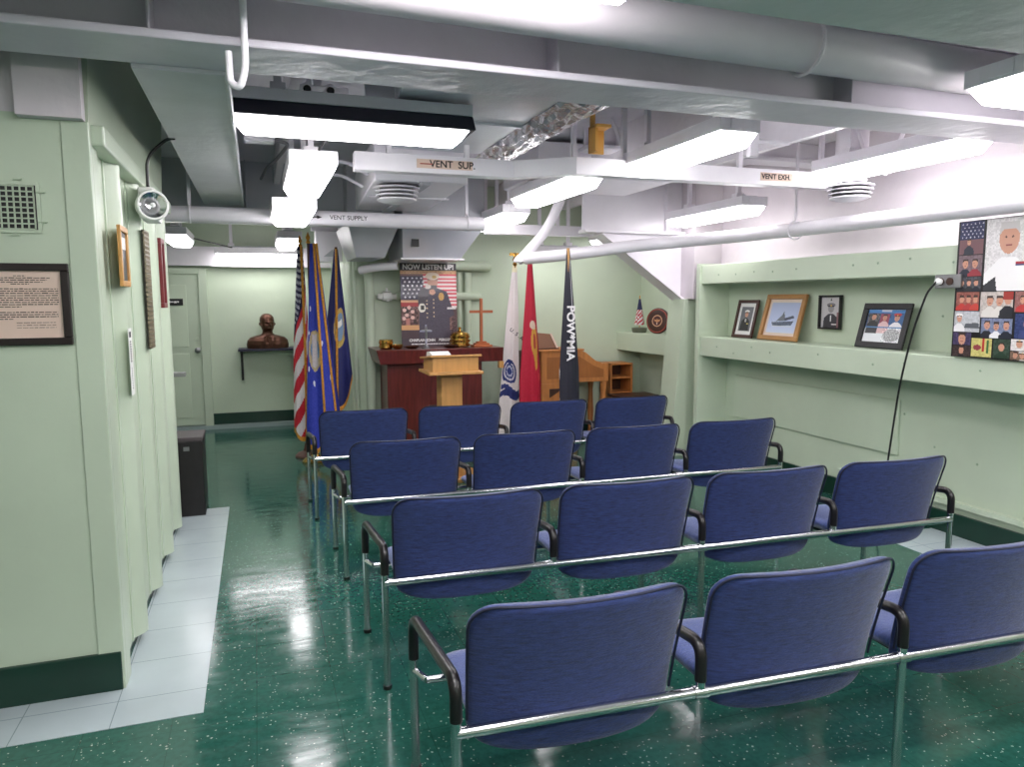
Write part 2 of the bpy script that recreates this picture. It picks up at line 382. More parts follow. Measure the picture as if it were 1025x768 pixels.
# overhead steel
def ibeam_x(name, x0, x1, y0, y1, z, m, label, h=.42, web=None):
    yc = (y0+y1)/2; mb = B(x0, x1, y0, y1, z, z+.03).box(x0, x1, yc-.012, yc+.012, z+.03, 2.85)
    for x in np.arange(x0+.9, x1, 1.45): mb.box(x, x+.012, y0+.03, yc, z+.03, 2.85)
    return struct(name, mb, m, label, bevel=.006)
ibeam_x('trim_20', -4.1, 4.42, 2.72, 3.03, 2.45, mat('beam paint', (208, 202, 212), .35, var=.08, scale=3, bump=.5, bscale=11), 'deep transverse beam across the foreground')
struct('trim_21', B(-4.1, 4.42, 1.35, 1.94, 2.45, 2.48).box(-4.1, 4.42, 1.62, 1.65, 2.48, 2.85), mat('grey green beam paint', (178, 188, 185), .4, var=.1, scale=2, bump=.4, bscale=9), 'broad beam flange nearest overhead', bevel=.005)
mb = B(-.39, -.07, 3.03, 7.0, 2.435, 2.455).box(-.24, -.22, 3.03, 7.0, 2.455, 2.85).box(-.075, -.06, 3.03, 7.0, 2.42, 2.50)
struct('trim_22', mb, GREY, 'longitudinal girder over the aisle', bevel=.004)
ibeam_x('trim_23', -2.4, 1.0, 7.06, 7.3, 2.30, GREY, 'transverse beam beyond the supply pipe')
ibeam_x('trim_24', 2.3, 4.42, 4.9, 5.1, 2.68, WHITE2, 'white beam on the right')
ibeam_x('trim_25', 3.0, 4.10, 6.46, 6.64, 2.24, WHITE2, 'white beam near the altar')
struct('trim_26', B(2.55, 2.60, 3.03, 7.9, 2.58, 2.85), WHITE, 'long white stringer')
struct('trim_27', B(3.35, 3.40, 3.03, 7.9, 2.62, 2.85), WHITE, 'long white stringer')
struct('trim_28', B(.2, .25, 3.03, 7.9, 2.66, 2.85), WHITE, 'long white stringer')

# ------------------------------------------------------------------ ducts and pipes
def mesh_thing(mb, name, m, label, cat, group=None, **k):
    return tag(mb.build(name, m, **k), label, cat, group)
# large round insulated pipe in front of the beam
t = thing('overhead_pipe', 'thick white round pipe running across overhead in front of the deep beam', 'pipe', (0, 2.56, 2.63))
MB().tube([(-2.6, -.14, .0), (.4, -.05, 0), (1.6, 0, 0), (3.3, .05, 0), (4.40, .08, 0)], .095, 28).build('pipe_run', MAUVE, t, smooth=True)
for xx in (2.18, -.6):
    MB().tube([(xx, .01+.11*math.cos(a), .11*math.sin(a)) for a in np.linspace(0, 2*PI, 25)], .008, 6).build('pipe_clamp', MAUVE, t, smooth=True)
    B(xx-.025, xx+.025, 0, .04, .09, .22).build('hanger', MAUVE, t)
mesh_thing(MB().tube(bend([(.0, 2.66, 2.85), (-.0, 2.66, 2.36), (-.02, 2.67, 2.30), (-.05, 2.69, 2.32), (-.052, 2.69, 2.42)], .04), .012, 12), 'conduit_pipe', WHITE2, 'thin white conduit with hooked end at the aisle girder', 'pipe', smooth=True)
# supply pipe
t = thing('overhead_pipe', 'white round pipe lettered vent supply across the back of the aisle', 'pipe', (0, 6.2, 2.265))
MB().tube([(-2.3, 0, .0), (.5, 0, 0), (1.9, 0, -.01)], .06, 24).build('pipe_run', WHITE2, t, smooth=True)
text_mesh('lettering', 'VENT SUPPLY', .05, INK, t, (.74, -.0615, .0))
MB().box(.40, .50, -.064, -.060, -.004, .004).prism([(.49, -.014), (.53, 0), (.49, .014)], -.064, -.06).build('arrow_mark', INK, t)
for xx in (1.75, -.45): MB().tube([(xx, .068*math.cos(a), .068*math.sin(a)) for a in np.linspace(0, 2*PI, 25)], .006, 6).box(xx-.012, xx+.012, -.01, .01, .06, .58).build('hanger', WHITE2, t)
# right pipe
t = thing('overhead_pipe', 'long white pipe running along the right wall above the photo collage', 'pipe', (4.0, 0, 2.12))
MB().tube(bend([(0, -3, 0), (0, 3, .0), (0, 5.2, .02), (-.34, 5.9, .0), (-.70, 6.05, -.03), (-1.2, 6.34, -.10), (-1.56, 6.62, -.13)], .4, 6), .055, 24).build('pipe_run', WHITE2, t, smooth=True)
for yy in (1.2, 4.75):
    MB().tube([(.07*math.cos(a), yy, .07*math.sin(a)+.01) for a in np.linspace(0, 2*PI, 25)], .006, 6).box(-.01, .01, yy-.008, yy+.008, .07, .73).build('hanger', WHITE2, t)
t = thing('overhead_pipe', 'white pipe with downward elbow above the white and red flags', 'pipe', (0, 0, 0))
MB().tube(bend([(2.40, 6.70, 1.97), (2.45, 6.66, 2.02), (2.62, 6.5, 2.25), (2.75, 6.4, 2.6), (2.75, 6.4, 2.85)], .14, 8), .046, 20).build('pipe_run', WHITE2, t, smooth=True)
MB().lathe([(.07, 0), (.07, .03)], (2.42, 6.68, 1.96), 20).build('flange', WHITE2, t)
# rectangular ducts
def duct(name, bot, z, h, m, label, cat='duct', band=()):
    t = thing(name, label, cat, (0, 0, z))
    MB().hexa([(x, y, 0) for x, y in bot], [(x, y, h) for x, y in bot]).build('duct_body', m, t, bevel=.01)
    return t
t = duct('air_duct', [(.62, 3.10), (1.50, 3.10), (1.50, 4.97), (.88, 4.97)], 2.60, .22, DUCT, 'large grey metal duct behind the black ceiling light')
B(.6, 1.5, 4.1, 4.13, -.012, .22).build('flange', DUCT, t)
mb = MB(); rg = np.random.RandomState(3); n1, n2 = 30, 14; V = []; Fc = []
for i in range(n1+1):
    for j in range(n2+1):
        yy = 3.1+2.15*i/n1; a = j/n2
        xx = 1.50+.30*a; zz = 2.60+.14*math.sin(a*PI)*-.35+.02*a
        V.append((xx, yy, zz+rg.uniform(-.012, .012)))
o = len(V)
for i in range(n1):
    for j in range(n2): Fc.append((i*(n2+1)+j, i*(n2+1)+j+1, (i+1)*(n2+1)+j+1, (i+1)*(n2+1)+j))
mb.add(V, Fc); mb.add([(x, y, 2.84) for x, y, z in V], [tuple(reversed(f)) for f in Fc])
for i in range(n1):
    for j in (0, n2): mb.f.append((i*(n2+1)+j, (i+1)*(n2+1)+j, (i+1)*(n2+1)+j+o, i*(n2+1)+j+o))
mesh_thing(mb, 'duct_wrap', FOIL, 'crinkled silver wrapped duct right of the large grey duct', 'duct')
t = duct('air_duct', [(.78, 5.0), (1.42, 5.0), (1.50, 6.7), (.87, 6.7)], 2.40, .30, WHITE2, 'white boxed duct behind the round slotted diffuser')
B(1.10, 1.16, 5.0, 6.7, -.02, 0).build('seam_strip', GREY, t)
B(.84, 1.48, 5.75, 5.78, -.012, 0).build('flange', WHITE2, t)
t = duct('air_duct', [(2.1, 5.4), (3.3, 5.4), (3.3, 6.25), (2.1, 6.25)], 2.56, .26, WHITE2, 'white boxed duct above the middle hanging lights')
mb = MB().hexa([(.90, 7.0, 2.0), (1.17, 7.0, 2.0), (1.17, 7.75, 2.0), (.90, 7.75, 2.0)], [(.80, 6.75, 2.3), (1.27, 6.75, 2.3), (1.27, 7.75, 2.3), (.80, 7.75, 2.3)])
mb.box(.82, 1.25, 6.9, 7.75, 2.3, 2.85)
mesh_thing(mb, 'air_duct', GREY, 'grey tapering duct beside the navy flag', 'duct', bevel=.006)
t = thing('air_duct', 'white square duct with sloping side above the poster', 'duct', (0, 0, 0))
MB().hexa([(1.33, 6.95, 2.0), (1.90, 6.95, 2.0), (1.90, 7.7, 2.0), (1.33, 7.7, 2.0)], [(1.30, 6.8, 2.30), (2.1, 6.8, 2.30), (2.1, 7.7, 2.30), (1.30, 7.7, 2.30)]).build('duct_body', DUCT, t, bevel=.008)
B(1.31, 1.93, 6.93, 7.72, 1.985, 2.0).build('lip', WHITE2, t)
B(1.40, 1.47, 6.86, 6.90, 2.10, 2.17).build('damper_opening', BLACK, t)
B(1.31, 2.1, 6.82, 7.7, 2.30, 2.85).build('riser', GREY, t)
mesh_thing(MB().tube(bend([(1.0, 7.5, 1.90), (1.15, 7.38, 1.93), (1.34, 7.3, 1.94)], .1), .04, 18), 'elbow_pipe', WHITE2, 'short white pipe stub between the grey duct and the green pipes', 'pipe', smooth=True)
t = thing('equipment_box', 'small white panel box behind the navy flag staff', 'box', (.80, 8.4, 2.02))
B(-.16, .12, -.08, .08, 0, .34).build('box_body', WHITE2, t, bevel=.01); MB().prism([(-.08, .06), (.04, .06), (.02, .14)], -.085, -.081).build('triangle_mark', GREY, t)
B(-.2, .15, -.05, .05, .34, .83).build('hanger', WHITE2, t)
# wireways
t = thing('cable_trunking', 'white rectangular trunking lettered VENT SUP. across the overhead', 'trunking', (0, 4.6, 2.39))
MB().box(.6, 1.62, 0, .1, 0, .11).hexa([(1.62, 0, 0), (1.95, -.25, 0), (1.95, -.15, 0), (1.62, .1, 0)], [(1.62, 0, .11), (1.95, -.25, .11), (1.95, -.15, .11), (1.62, .1, .11)]).box(1.95, 4.1, -.25, -.15, -.0, .11).build('trunking_run', WHITE2, t, bevel=.004)
B(.98, 1.34, -.003, -.0, .03, .085).build('label_strip', PAPER, t); text_mesh('lettering', 'VENT  SUP.', .06, INK, t, (1.21, -.004, .057), bold=.001)
MB().box(1.0, 1.08, -.005, -.003, .052, .060).build('arrow_mark', mat('red paint', (170, 90, 80), .6), t)
B(3.35, 3.62, -.254, -.25, .03, .085).build('label_strip', PAPER, t); text_mesh('lettering', 'VENT EXH.', .05, INK, t, (3.48, -.255, .057), bold=.001)
for xx in (.8, 1.3, 2.3, 3.2, 3.9): B(xx, xx+.03, .03 if xx < 1.7 else -.21, .06 if xx < 1.7 else -.18, .11, .196 if xx < 1.7 else .46).build('hanger', WHITE2, t)
t = thing('cable_trunking', 'white rectangular trunking farther back with small dark lettering', 'trunking', (0, 6.9, 2.24))
B(2.15, 3.95, 0, .1, 0, .10).build('trunking_run', WHITE2, t, bevel=.004); text_mesh('lettering', 'VENT SUPPLY', .06, INK, t, (3.35, -.002, .05))
MB().box(3.62, 3.72, -.003, 0, .047, .055).prism([(3.71, .035), (3.76, .05), (3.71, .065)], -.003, 0).build('arrow_mark', INK, t)
for xx in (2.25, 2.9, 3.8): B(xx, xx+.03, .03, .06, .10, .61).build('hanger', WHITE2, t)
# diffusers
def diffuser(loc, r, ztop, label):
    t = thing('air_diffuser', label, 'air vent', loc, group='round slotted air diffusers')
    MB().lathe([(r*.66, .10), (r*.66, ztop-loc[2])]).build('neck', WHITE2, t, smooth=True)
    for k in range(4):
        MB().lathe([(r*(.98-.05*k)*1.0, .08-.026*k), (r*(1-.05*k), .074-.026*k), (r*.8, .070-.026*k), (r*.8, .074-.026*k)]).build('louvre_ring', WHITE2, t, smooth=True)
    MB().lathe([(r*.72, -.01), (r*.72, .09)]).build('core', mat('dark diffuser core', (52, 52, 56), .6), t, smooth=True)
    MB().lathe([(.02, -.03), (r*.5, -.025), (r*.84, -.006), (r*.84, 0)]).build('cone', WHITE2, t, smooth=True)
diffuser((.96, 5.2, 2.30), .165, 2.40, 'white round slotted diffuser below the boxed duct, left of centre')
diffuser((3.95, 4.15, 2.30), .16, 2.85, 'white round slotted diffuser above the right wall photographs')
# pipes behind the altar
def green_pipe(pts, r, label, rad=.08):
    return mesh_thing(MB().tube(bend(pts, rad), r, 18), 'wall_pipe', GREEN, label, 'pipe', smooth=True)
green_pipe([(1.13, 7.80, 0), (1.13, 7.80, 1.85), (1.08, 7.76, 1.97)], .05, 'green vertical pipe at the corner left of the altar')
green_pipe([(1.0, 7.84, 1.97), (2.44, 7.84, 1.97), (2.47, 7.95, 1.97)], .055, 'thick green horizontal pipe behind the top of the poster')
green_pipe([(1.42, 7.84, 1.64), (2.33, 7.84, 1.64), (2.36, 7.95, 1.64)], .045, 'green horizontal pipe with a valve, behind the middle of the poster')
green_pipe([(2.12, 7.86, 0), (2.12, 7.86, 1.9)], .028, 'thin green vertical pipe right of the poster')
green_pipe([(2.22, 7.86, 0), (2.22, 7.86, 1.9)], .04, 'thicker green vertical pipe right of the poster')
green_pipe([(.99, 7.88, 0), (.99, 7.88, 2.2)], .02, 'slim green pipe at the corrugated wall corner')
t = thing('pipe_valve', 'pale green valve on the wall left of the poster', 'valve', (1.32, 7.84, 1.64))
MB().lathe([(.02, -.10), (.03, -.09), (.03, -.05), (.045, -.045), (.045, .05), (.03, .055), (.03, .1)], axis='x').build('valve_body', WPAPER, t, smooth=True)
MB().tube([(0, 0, 0), (0, 0, .09)], .012).lathe([(.045, .05), (.045, .06)], n=20).build('bonnet', WPAPER, t); B(-.012, .012, -.08, 0, -.05, -.03).build('handle', WPAPER, t)
# struts, brackets overhead
for (x, y, lab) in ((2.35, 4.66, 'slanted white strut pair holding the nearer right lights'), (3.8, 4.0, 'slanted white strut pair over the long right light')):
    mb = MB().tube([(x, y, 2.84), (x+.18, y, 2.44)], .014, 8).tube([(x+.5, y, 2.84), (x+.3, y, 2.44)], .014, 8).tube([(x+.15, y, 2.46), (x+.35, y, 2.46)], .012, 8)
    mesh_thing(mb, 'hanger_strut', WHITE2, lab, 'strut')
mesh_thing(MB().box(1.99, 2.09, 4.24, 4.26, 2.50, 2.66).box(1.99, 2.09, 4.14, 4.26, 2.64, 2.66).box(1.99, 2.01, 4.16, 4.26, 2.50, 2.66).box(2.0, 2.03, 4.24, 4.26, 2.66, 2.85), 'overhead_bracket', YEL, 'mustard coloured metal bracket on the trunking', 'bracket', bevel=.003)
mesh_thing(MB().box(3.0, 3.06, 4.0, 4.04, 2.5, 2.85).tube([(2.8, 4.02, 2.6), (3.3, 4.02, 2.6)], .015, 8), 'hanger_strut', WHITE2, 'short white tee hanger above the right lights', 'strut')
t = thing('junction_box', 'white junction fitting with two sockets above the black light', 'junction box', (.36, 4.2, 2.66))
B(-.16, .16, -.05, .05, 0, .08).build('box_body', WHITE2, t, bevel=.01)
for xx in (-.06, .06): MB().lathe([(.035, -.05), (.035, -.09), (.022, -.09), (.022, -.06)], (xx, 0, .045), 16, 'y').build('socket', WHITE2, t); MB().lathe([(.02, -.088), (.02, -.084)], (xx, 0, .045), 16, 'y').build('socket_hole', BLACK, t)
B(-.02, .02, -.01, .03, .08, .19).build('hanger', WHITE2, t)
t = thing('junction_box', 'small white junction box on the deck above the aisle girder', 'junction box', (.06, 4.9, 2.57))
B(-.09, .09, -.05, .05, 0, .07).build('box_body', WHITE2, t, bevel=.01); B(-.02, .02, -.02, .02, .07, .28).build('hanger', WHITE2, t)
def cable(pts, r, label, m=BLACK, cat='cable', rad=.1):
    return mesh_thing(MB().tube(bend(pts, rad, 6), r, 8), 'cable', m, label, cat, smooth=True)
cable([(.42, 3.90, 2.50), (.40, 4.05, 2.46), (.36, 4.22, 2.42)], .008, 'short black cable between the black light and the light beyond it')
cable([(1.02, 3.8, 2.84), (1.04, 3.78, 2.62), (1.10, 3.76, 2.55), (1.03, 3.77, 2.50)], .008, 'black cable dropping to the right end of the black light')
cable([(-.5, 4.25, 2.17), (-.50, 4.25, 2.34), (-.40, 4.25, 2.43), (-.36, 4.25, 2.437)], .008, 'black cable rising from the emergency lamp to the girder')
cable([(0.06, 4.9, 2.6), (.25, 5.1, 2.62), (.18, 5.6, 2.6), (.12, 6.1, 2.62), (.08, 6.5, 2.6)], .012, 'bundle of dark cable under the deck over the aisle', mat('grey cable', (110, 110, 115), .5))
cable([(-.62, 8.9, 2.29), (-.4, 9.3, 2.26), (-.2, 9.5, 2.23)], .008, 'black cable by the light over the bust')
for k, (y, z) in enumerate(((5.2, 2.50), (5.5, 2.46))):
    cable([(.45, y, z), (.6, y, z+.05), (.78, y+.1, z-.02)], .012, ('upper' if k == 0 else 'lower')+' of the white hoses curving left of the boxed duct', WHITE2, 'hose')

# ------------------------------------------------------------------ light fixtures
def fixture(loc, rz, L, W, H, label, group, body=WHITE2, lens=LENSM, black=False, top=2.85, k=1.0):
    lens = mat('lit lens %.2f' % k, (245, 245, 245), .4, emit=LENS*k)
    t = thing('ceiling_light', label, 'light', loc, rz, group)
    h, wz = L/2, W/2
    mb = MB(); d = H*.55
    V = []
    # lens: tapered at the ends and sides, bottom narrower
    bot = [(-h+.06, -wz*.72), (h-.06, -wz*.72), (h-.06, wz*.72), (-h+.06, wz*.72)]
    topq = [(-h+.01, -wz*.97), (h-.01, -wz*.97), (h-.01, wz*.97), (-h+.01, wz*.97)]
    MB().hexa([(x, y, 0) for x, y in bot], [(x, y, d) for x, y in topq]).build('lens', lens, t, bevel=.012, seg=3)
    if black:
        MB().hexa([(-h-.015, -wz*1.04, d-.01), (h+.015, -wz*1.04, d-.01), (h+.015, wz*1.04, d-.01), (-h-.015, wz*1.04, d-.01)],
                  [(-h, -wz*.97, d+.06), (h, -wz*.97, d+.06), (h, wz*.97, d+.06), (-h, wz*.97, d+.06)]).build('reflector', BLACKM, t, bevel=.008)
        B(-h+.0, h-.0, -wz*.98, wz*.98, d+.06, d+.115).build('housing', GREY, t, bevel=.004)
        hz = d+.115
    else:
        hz = d+.075
        mb = B(-h, h, -wz, wz, d, hz); mb.box(-h-.006, -h, -wz*.5, wz*.5, d+.01, hz-.01)
        mb.build('housing', body, t, bevel=.005)
    mb = MB()
    for k in range(int(L/.13)): mb.box(-h+.1+k*.13, -h+.15+k*.13, -.05, .05, hz, hz+.018)
    mb.box(-h+.06, h-.06, -.06, .06, hz, hz+.012).build('ballast_cover', GREY, t)
    for s_ in (-1, 1):
        MB().box(s_*h*.62-.018, s_*h*.62+.018, -.015, .015, hz, top-loc[2]).box(s_*h*.62-.035, s_*h*.62+.035, -.04, .04, hz, hz+.05).build('hanger', GREY if black else body, t)
        MB().lathe([(.008, 0), (.008, .012)], (s_*(h-.09), 0, -.006), 10).build('lens_screw', STEEL, t)
    return t
G1 = 'white hanging fluorescent lights'
fixture((.50, 3.80, 2.40), 0, 1.16, .24, .12, 'black sided hanging fluorescent light across the head of the aisle', None, black=True)
fixture((.33, 4.72, 2.28), PI/2, 1.0, .26, .11, 'white hanging light seen end on, just below the black light', G1)
fixture((.28, 5.72, 2.17), PI/2, .76, .30, .11, 'white hanging light seen end on, just in front of the supply pipe', G1, k=0.80)
fixture((2.43, 3.93, 2.40), PI/2, 1.2, .25, .13, 'long white hanging light right of the mustard bracket', G1)
fixture((2.16, 5.25, 2.36), PI/2, 1.25, .26, .13, 'white hanging light, middle of the line leading to the altar', G1, k=0.80)
fixture((2.20, 6.75, 2.29), PI/2, 1.15, .26, .13, 'white hanging light, farthest of the line leading to the altar', G1, top=2.85, k=0.55)
fixture((4.0-.12, 3.72, 2.42), PI/2, 1.2, .25, .13, 'long white hanging light nearest the photo collage', G1)
fixture((3.90, 5.72, 2.29), PI/2, 1.2, .25, .13, 'white hanging light beyond the right round diffuser', G1, k=0.60)
fixture((3.12, 7.55, 2.04), 0, .55, .22, .11, 'white light hanging over the organ', G1, k=0.50)
fixture((3.75, 7.2, 2.20), PI/2, 1.1, .24, .12, 'white light in the far right corner behind the knee plate', G1, k=0.35)
fixture((3.42, 2.30, 2.42), 0, 1.0, .3, .13, 'white light between the nearest beams at upper right', G1)
fixture((.62, 2.16, 2.55), 0, 1.2, .26, .13, 'white light between the nearest beams at top centre', G1)
fixture((.05, 9.55, 2.10), 0, .98, .2, .12, 'long white light over the bronze bust', G1, k=0.60)
fixture((-.74, 8.5, 2.19), PI/2, 1.0, .24, .12, 'white light in the back passage beside the bulkhead', G1, k=0.60)
fixture((.36, 8.55, 2.18), PI/2, 1.0, .25, .12, 'white light in the back passage behind the flags', G1, k=0.60)
for (x, y, lab) in ((-2.2, 1.0, 'added unseen fill light behind the viewer on the left'), (.6, -.4, 'added unseen fill light behind the viewer in the middle'), (3.0, -.6, 'added unseen fill light behind the viewer on the right'), (-2.2, -1.6, 'added unseen fill light in the rear left corner'), (.6, 1.0, 'added unseen fill light just above the viewer'), (3.2, .8, 'added unseen fill light above the viewer at right')):
    fixture((x, y, 2.42), 0, 1.2, .26, .13, lab, G1, k=.5 if x < 0 else 2.2)  # unseen fixtures added to brighten the foreground and right wall

# ------------------------------------------------------------------ beam seating
def pillow(cx, hw, z0, z1, rad, t, curve, lean, y0):
    """upholstered back: closed pillow with rounded corners, ends wrapping forward"""
    nu, nv = 28, 22; V = []; Fc = []; edge = []
    def hwid(z):
        d1 = z1-z; w_ = hw-.016*(1-(z-z0)/(z1-z0))
        if d1 < rad: w_ -= rad-math.sqrt(max(0, rad*rad-(rad-d1)**2))
        d0 = z-z0
        if d0 < .035: w_ -= .035-math.sqrt(max(0, .035**2-(.035-d0)**2))
        return w_
    def zmap(x, z):
        return z-(.056-.056*abs(x/hw)**5)*max(0, 1-(z-z0)/(z1-z0)*2.2)
    def base(x, z): return y0+curve*(x/hw)**2-lean*((z-z0)/(z1-z0))**1.3
    for side in (-1, 1):
        for j in range(nv+1):
            v = j/nv; z = z0+(z1-z0)*(.5-.5*math.cos(PI*v)); hwj = hwid(z)
            for i in range(nu+1):
                u = math.sin((2*i/nu-1)*PI/2); x = hwj*u
                e = (max(0, 1-abs(u)**6)*max(0, 1-abs(2*v-1)**8))**.5
                V.append((cx+x, base(x, z)+side*(t/2*e+.0005), zmap(x, z)))
    m_ = (nu+1)*(nv+1)
    for s_ in (0, 1):
        for j in range(nv):
            for i in range(nu):
                a = s_*m_+j*(nu+1)+i; Fc.append((a, a+1, a+nu+2, a+nu+1))
    rim = [j*(nu+1) for j in range(nv+1)]+[nv*(nu+1)+i for i in range(1, nu+1)]+[j*(nu+1)+nu for j in range(nv-1, -1, -1)]+[i for i in range(nu-1, 0, -1)]
    for k in range(len(rim)):
        a, b = rim[k], rim[(k+1) % len(rim)]; Fc.append((a, b, b+m_, a+m_))
    loop = [tuple((Vector(V[a])+Vector(V[a+m_]))/2) for a in rim if V[a][2] > z0+.03]
    return MB().add(V, Fc), loop
def seat_mb(cx):
    nu, nv = 20, 18; V = []; Fc = []; y0, y1 = .075, .53
    for side in (-1, 1):
        for j in range(nv+1):
            v = j/nv; y = y0+(y1-y0)*v
            cr = .07; d = min(y-y0, y1-y); hwj = .305
            if d < cr: hwj -= cr-math.sqrt(max(0, cr*cr-(cr-d)**2))
            for i in range(nu+1):
                u = math.sin((2*i/nu-1)*PI/2); x = hwj*u
                e = (max(0, 1-abs(u)**5)*max(0, 1-abs(2*v-1)**10))**.5
                mid = .425-.02*v+.022*(x/.31)**2
                th = .035 if side > 0 else .052-.01*v
                V.append((cx+x, y, mid+side*(th*e+.001)-(0.02*(v > .85)*(v-.85)/.15)))
    m_ = (nu+1)*(nv+1)
    for s_ in (0, 1):
        for j in range(nv):
            for i in range(nu):
                a = s_*m_+j*(nu+1)+i; Fc.append((a, a+1, a+nu+2, a+nu+1))
    rim = [j*(nu+1) for j in range(nv+1)]+[nv*(nu+1)+i for i in range(1, nu+1)]+[j*(nu+1)+nu for j in range(nv-1, -1, -1)]+[i for i in range(nu-1, 0, -1)]
    for k in range(len(rim)):
        a, b = rim[k], rim[(k+1) % len(rim)]; Fc.append((a, b, b+m_, a+m_))
    return MB().add(V, Fc)
P_ = .73; ZB = .455
def make_row(label):
    t = thing('chair_row', label, 'row of chairs', group='rows of linked navy chairs')
    MB().tube([(-.0, 0, ZB), (4*P_, 0, ZB)], .0165, 16).build('rear_beam', CHROME, t, smooth=True)
    MB().tube([(0, .47, .36), (4*P_, .47, .36)], .013, 12).build('front_beam', CHROME, t, smooth=True)
    for i in range(4):
        cx = (i+.5)*P_-.005
        mb, loop = pillow(cx, .326, .396, .805, .075, .055, .06, .105, .052)
        o = mb.build('backrest', NAVY, t, smooth=True)
        MB().tube([(p[0], p[1]-.017, p[2]+ (0 if p[2] < .8 else -.0)) for p in loop], .0042, 6).build('piping', PIPING, o, smooth=True)
        seat_mb(cx).build('seat', NAVY_LIT, t, smooth=True)
        MB().box(cx-.2, cx+.2, .12, .46, .352, .37).build('seat_bracket', BLACK, t, bevel=.004)
    for i in range(5):
        x = i*P_
        MB().tube(bend([(x, 0, .49), (x, 0, .605), (x-.03, .55, .55), (x-.03, .55, .40)], .085, 8), .0175, 16).build('armrest', SLEEVE, t, smooth=True)
        if i % 2 == 0:
            MB().tube([(x, 0, 0.012), (x, 0, .50)], .0145, 16).build('leg', CHROME, t, smooth=True)
            MB().tube([(x-.03, .55, 0.012), (x-.03, .55, .41)], .0145, 16).build('leg', CHROME, t, smooth=True)
            for xx, yy in ((x, 0), (x-.03, .55)): MB().lathe([(.018, 0), (.019, .004), (.018, .016)], (xx, yy, 0), 14).build('foot_glide', BLACK, t)
            MB().tube([(x, .47, .36), (x-.03, .55, .36)], .012, 10).build('front_bracket', CHROME, t, smooth=True)
        else:
            MB().tube([(x, 0, ZB-.014), (x, 0, .50)], .0150, 14).build('arm_stub', CHROME, t, smooth=True)
            MB().tube([(x-.03, .55, .345), (x-.03, .55, .41)], .0145, 14).tube([(x, .47, .36), (x-.03, .555, .36)], .012, 10).build('arm_stub', CHROME, t, smooth=True)
        if i in (1, 2, 3):
            MB().lathe([(.0195, -.022), (.0195, .022)], (x, 0, ZB), 16, 'x').build('beam_collar', CHROME, t, smooth=True)
    return t
row = make_row('nearest row of linked navy fabric chairs, lowest in the photo')
rows = [((.455, 1.77), -2.9, None), ((.450, 2.88), -2.7, 'second row of linked navy chairs from the viewer, behind the nearest row'),
        ((.43, 4.15), -2.3, 'third row of linked navy chairs from the viewer, just before the farthest row'),
        ((.36, 5.40), -1.9, 'farthest row of linked navy chairs, closest to the lectern and flags')]
for k, ((x, y), deg, lab) in enumerate(rows):
    o = row if k == 0 else copy_tree(row)
    o.location = (x, y, 0); o.rotation_euler = (0, 0, math.radians(deg))
    if lab: o['label'] = lab

# ------------------------------------------------------------------ altar, lectern, poster
t = thing('altar_table', 'dark mahogany altar with a wide overhanging top against the green wall', 'altar', (1.73, 7.15, 0))
MB().hexa([(-.60, .02, .97), (.67, .02, .97), (.67, .60, .97), (-.60, .60, .97)], [(-.64, 0, 1.115), (.67, 0, 1.115), (.67, .60, 1.115), (-.64, .60, 1.115)]).build('altar_top', MAHOG, t, bevel=.006)
B(-.52, .47, .12, .56, 0, .97).build('altar_body', MAHOG, t, bevel=.006)
B(-.535, .485, .10, .57, 0, .07).build('plinth', MAHOG, t, bevel=.004)
MB().box(-.10, .14, .108, .12, .52, .535).box(.005, .022, .108, .12, .46, .60).box(-.05, .08, .110, .12, .49, .50).build('carved_cross', DWOOD, t)
B(.62, .67, .0, .05, .90, .97).build('corner_block', OAK, t)
t = thing('lectern', 'light oak lectern with slanted top standing before the altar', 'lectern', (1.62, 6.2, 0))
B(-.125, .065, -.03, .15, .03, .98).build('column', OAK, t, bevel=.006)
MB().box(-.25, .24, -.12, .30, 0, .035).build('base', OAK, t, bevel=.008)
MB().prism([(-.15, .985), (.22, .985), (.22, 1.08), (-.15, 1.115)], -.225, .18, 'x').build('lectern_box', OAK, t, bevel=.004)
B(-.265, .215, -.19, .25, .965, .99).build('lower_moulding', OAK, t, bevel=.005)
MB().prism([(-.18, 1.118), (.26, 1.076), (.26, 1.094), (-.18, 1.136)], -.25, .20, 'x').build('reading_top', OAK, t, bevel=.003)
mb = MB().prism([(-.10, 1.131), (.12, 1.110), (.10, 1.150), (.0, 1.158), (-.08, 1.14)], -.22, -.05, 'x')
tag(mb.build('open_booklet', WPAPER, bevel=.002, loc=(1.62, 6.2, 0)), 'white paper booklet lying open on the lectern top', 'booklet')

c = Cv(112, 170, (52, 42, 52))
c.r(0, .09, 1, 1, (120, 84, 78)); c.r(0, .09, 1, .13, (196, 150, 110)).noise(35, 2, 0, .09, 1, .13)
for k in range(9): c.r(.40, .13+k*.045, 1, .1525+k*.045, (206, 70, 84)); c.r(.40, .1525+k*.045, 1, .175+k*.045, (238, 222, 220))
c.r(0, .155, .40, .44, (44, 34, 66))
for i in range(5):
    for j in range(6):
        c.e(.05+i*.08+(j % 2)*.03, .18+j*.045, .018, .011, (225, 222, 232))
c.r(0, .44, .30, .47, (225, 170, 130)); c.r(0, .47, .30, .52, (176, 40, 44)); c.r(0, .52, .30, .80, (90, 48, 46)).noise(60, 4, 0, .52, .3, .74, 3)
for (x, y) in ((.06, .56), (.14, .53), (.2, .58), (.1, .62), (.2, .65), (.05, .66)): c.e(x, y, .035, .022, (232, 190, 180))
c.r(.08, .66, .15, .8, (190, 120, 110)); c.r(0, .74, .46, .80, (214, 158, 104)); c.r(0, .8, 1, 1, (74, 52, 60)); c.r(.9, .55, 1, .8, (80, 50, 52)).noise(30, 8, .85, .5, 1, .85, 2)
uni = (66, 56, 74)
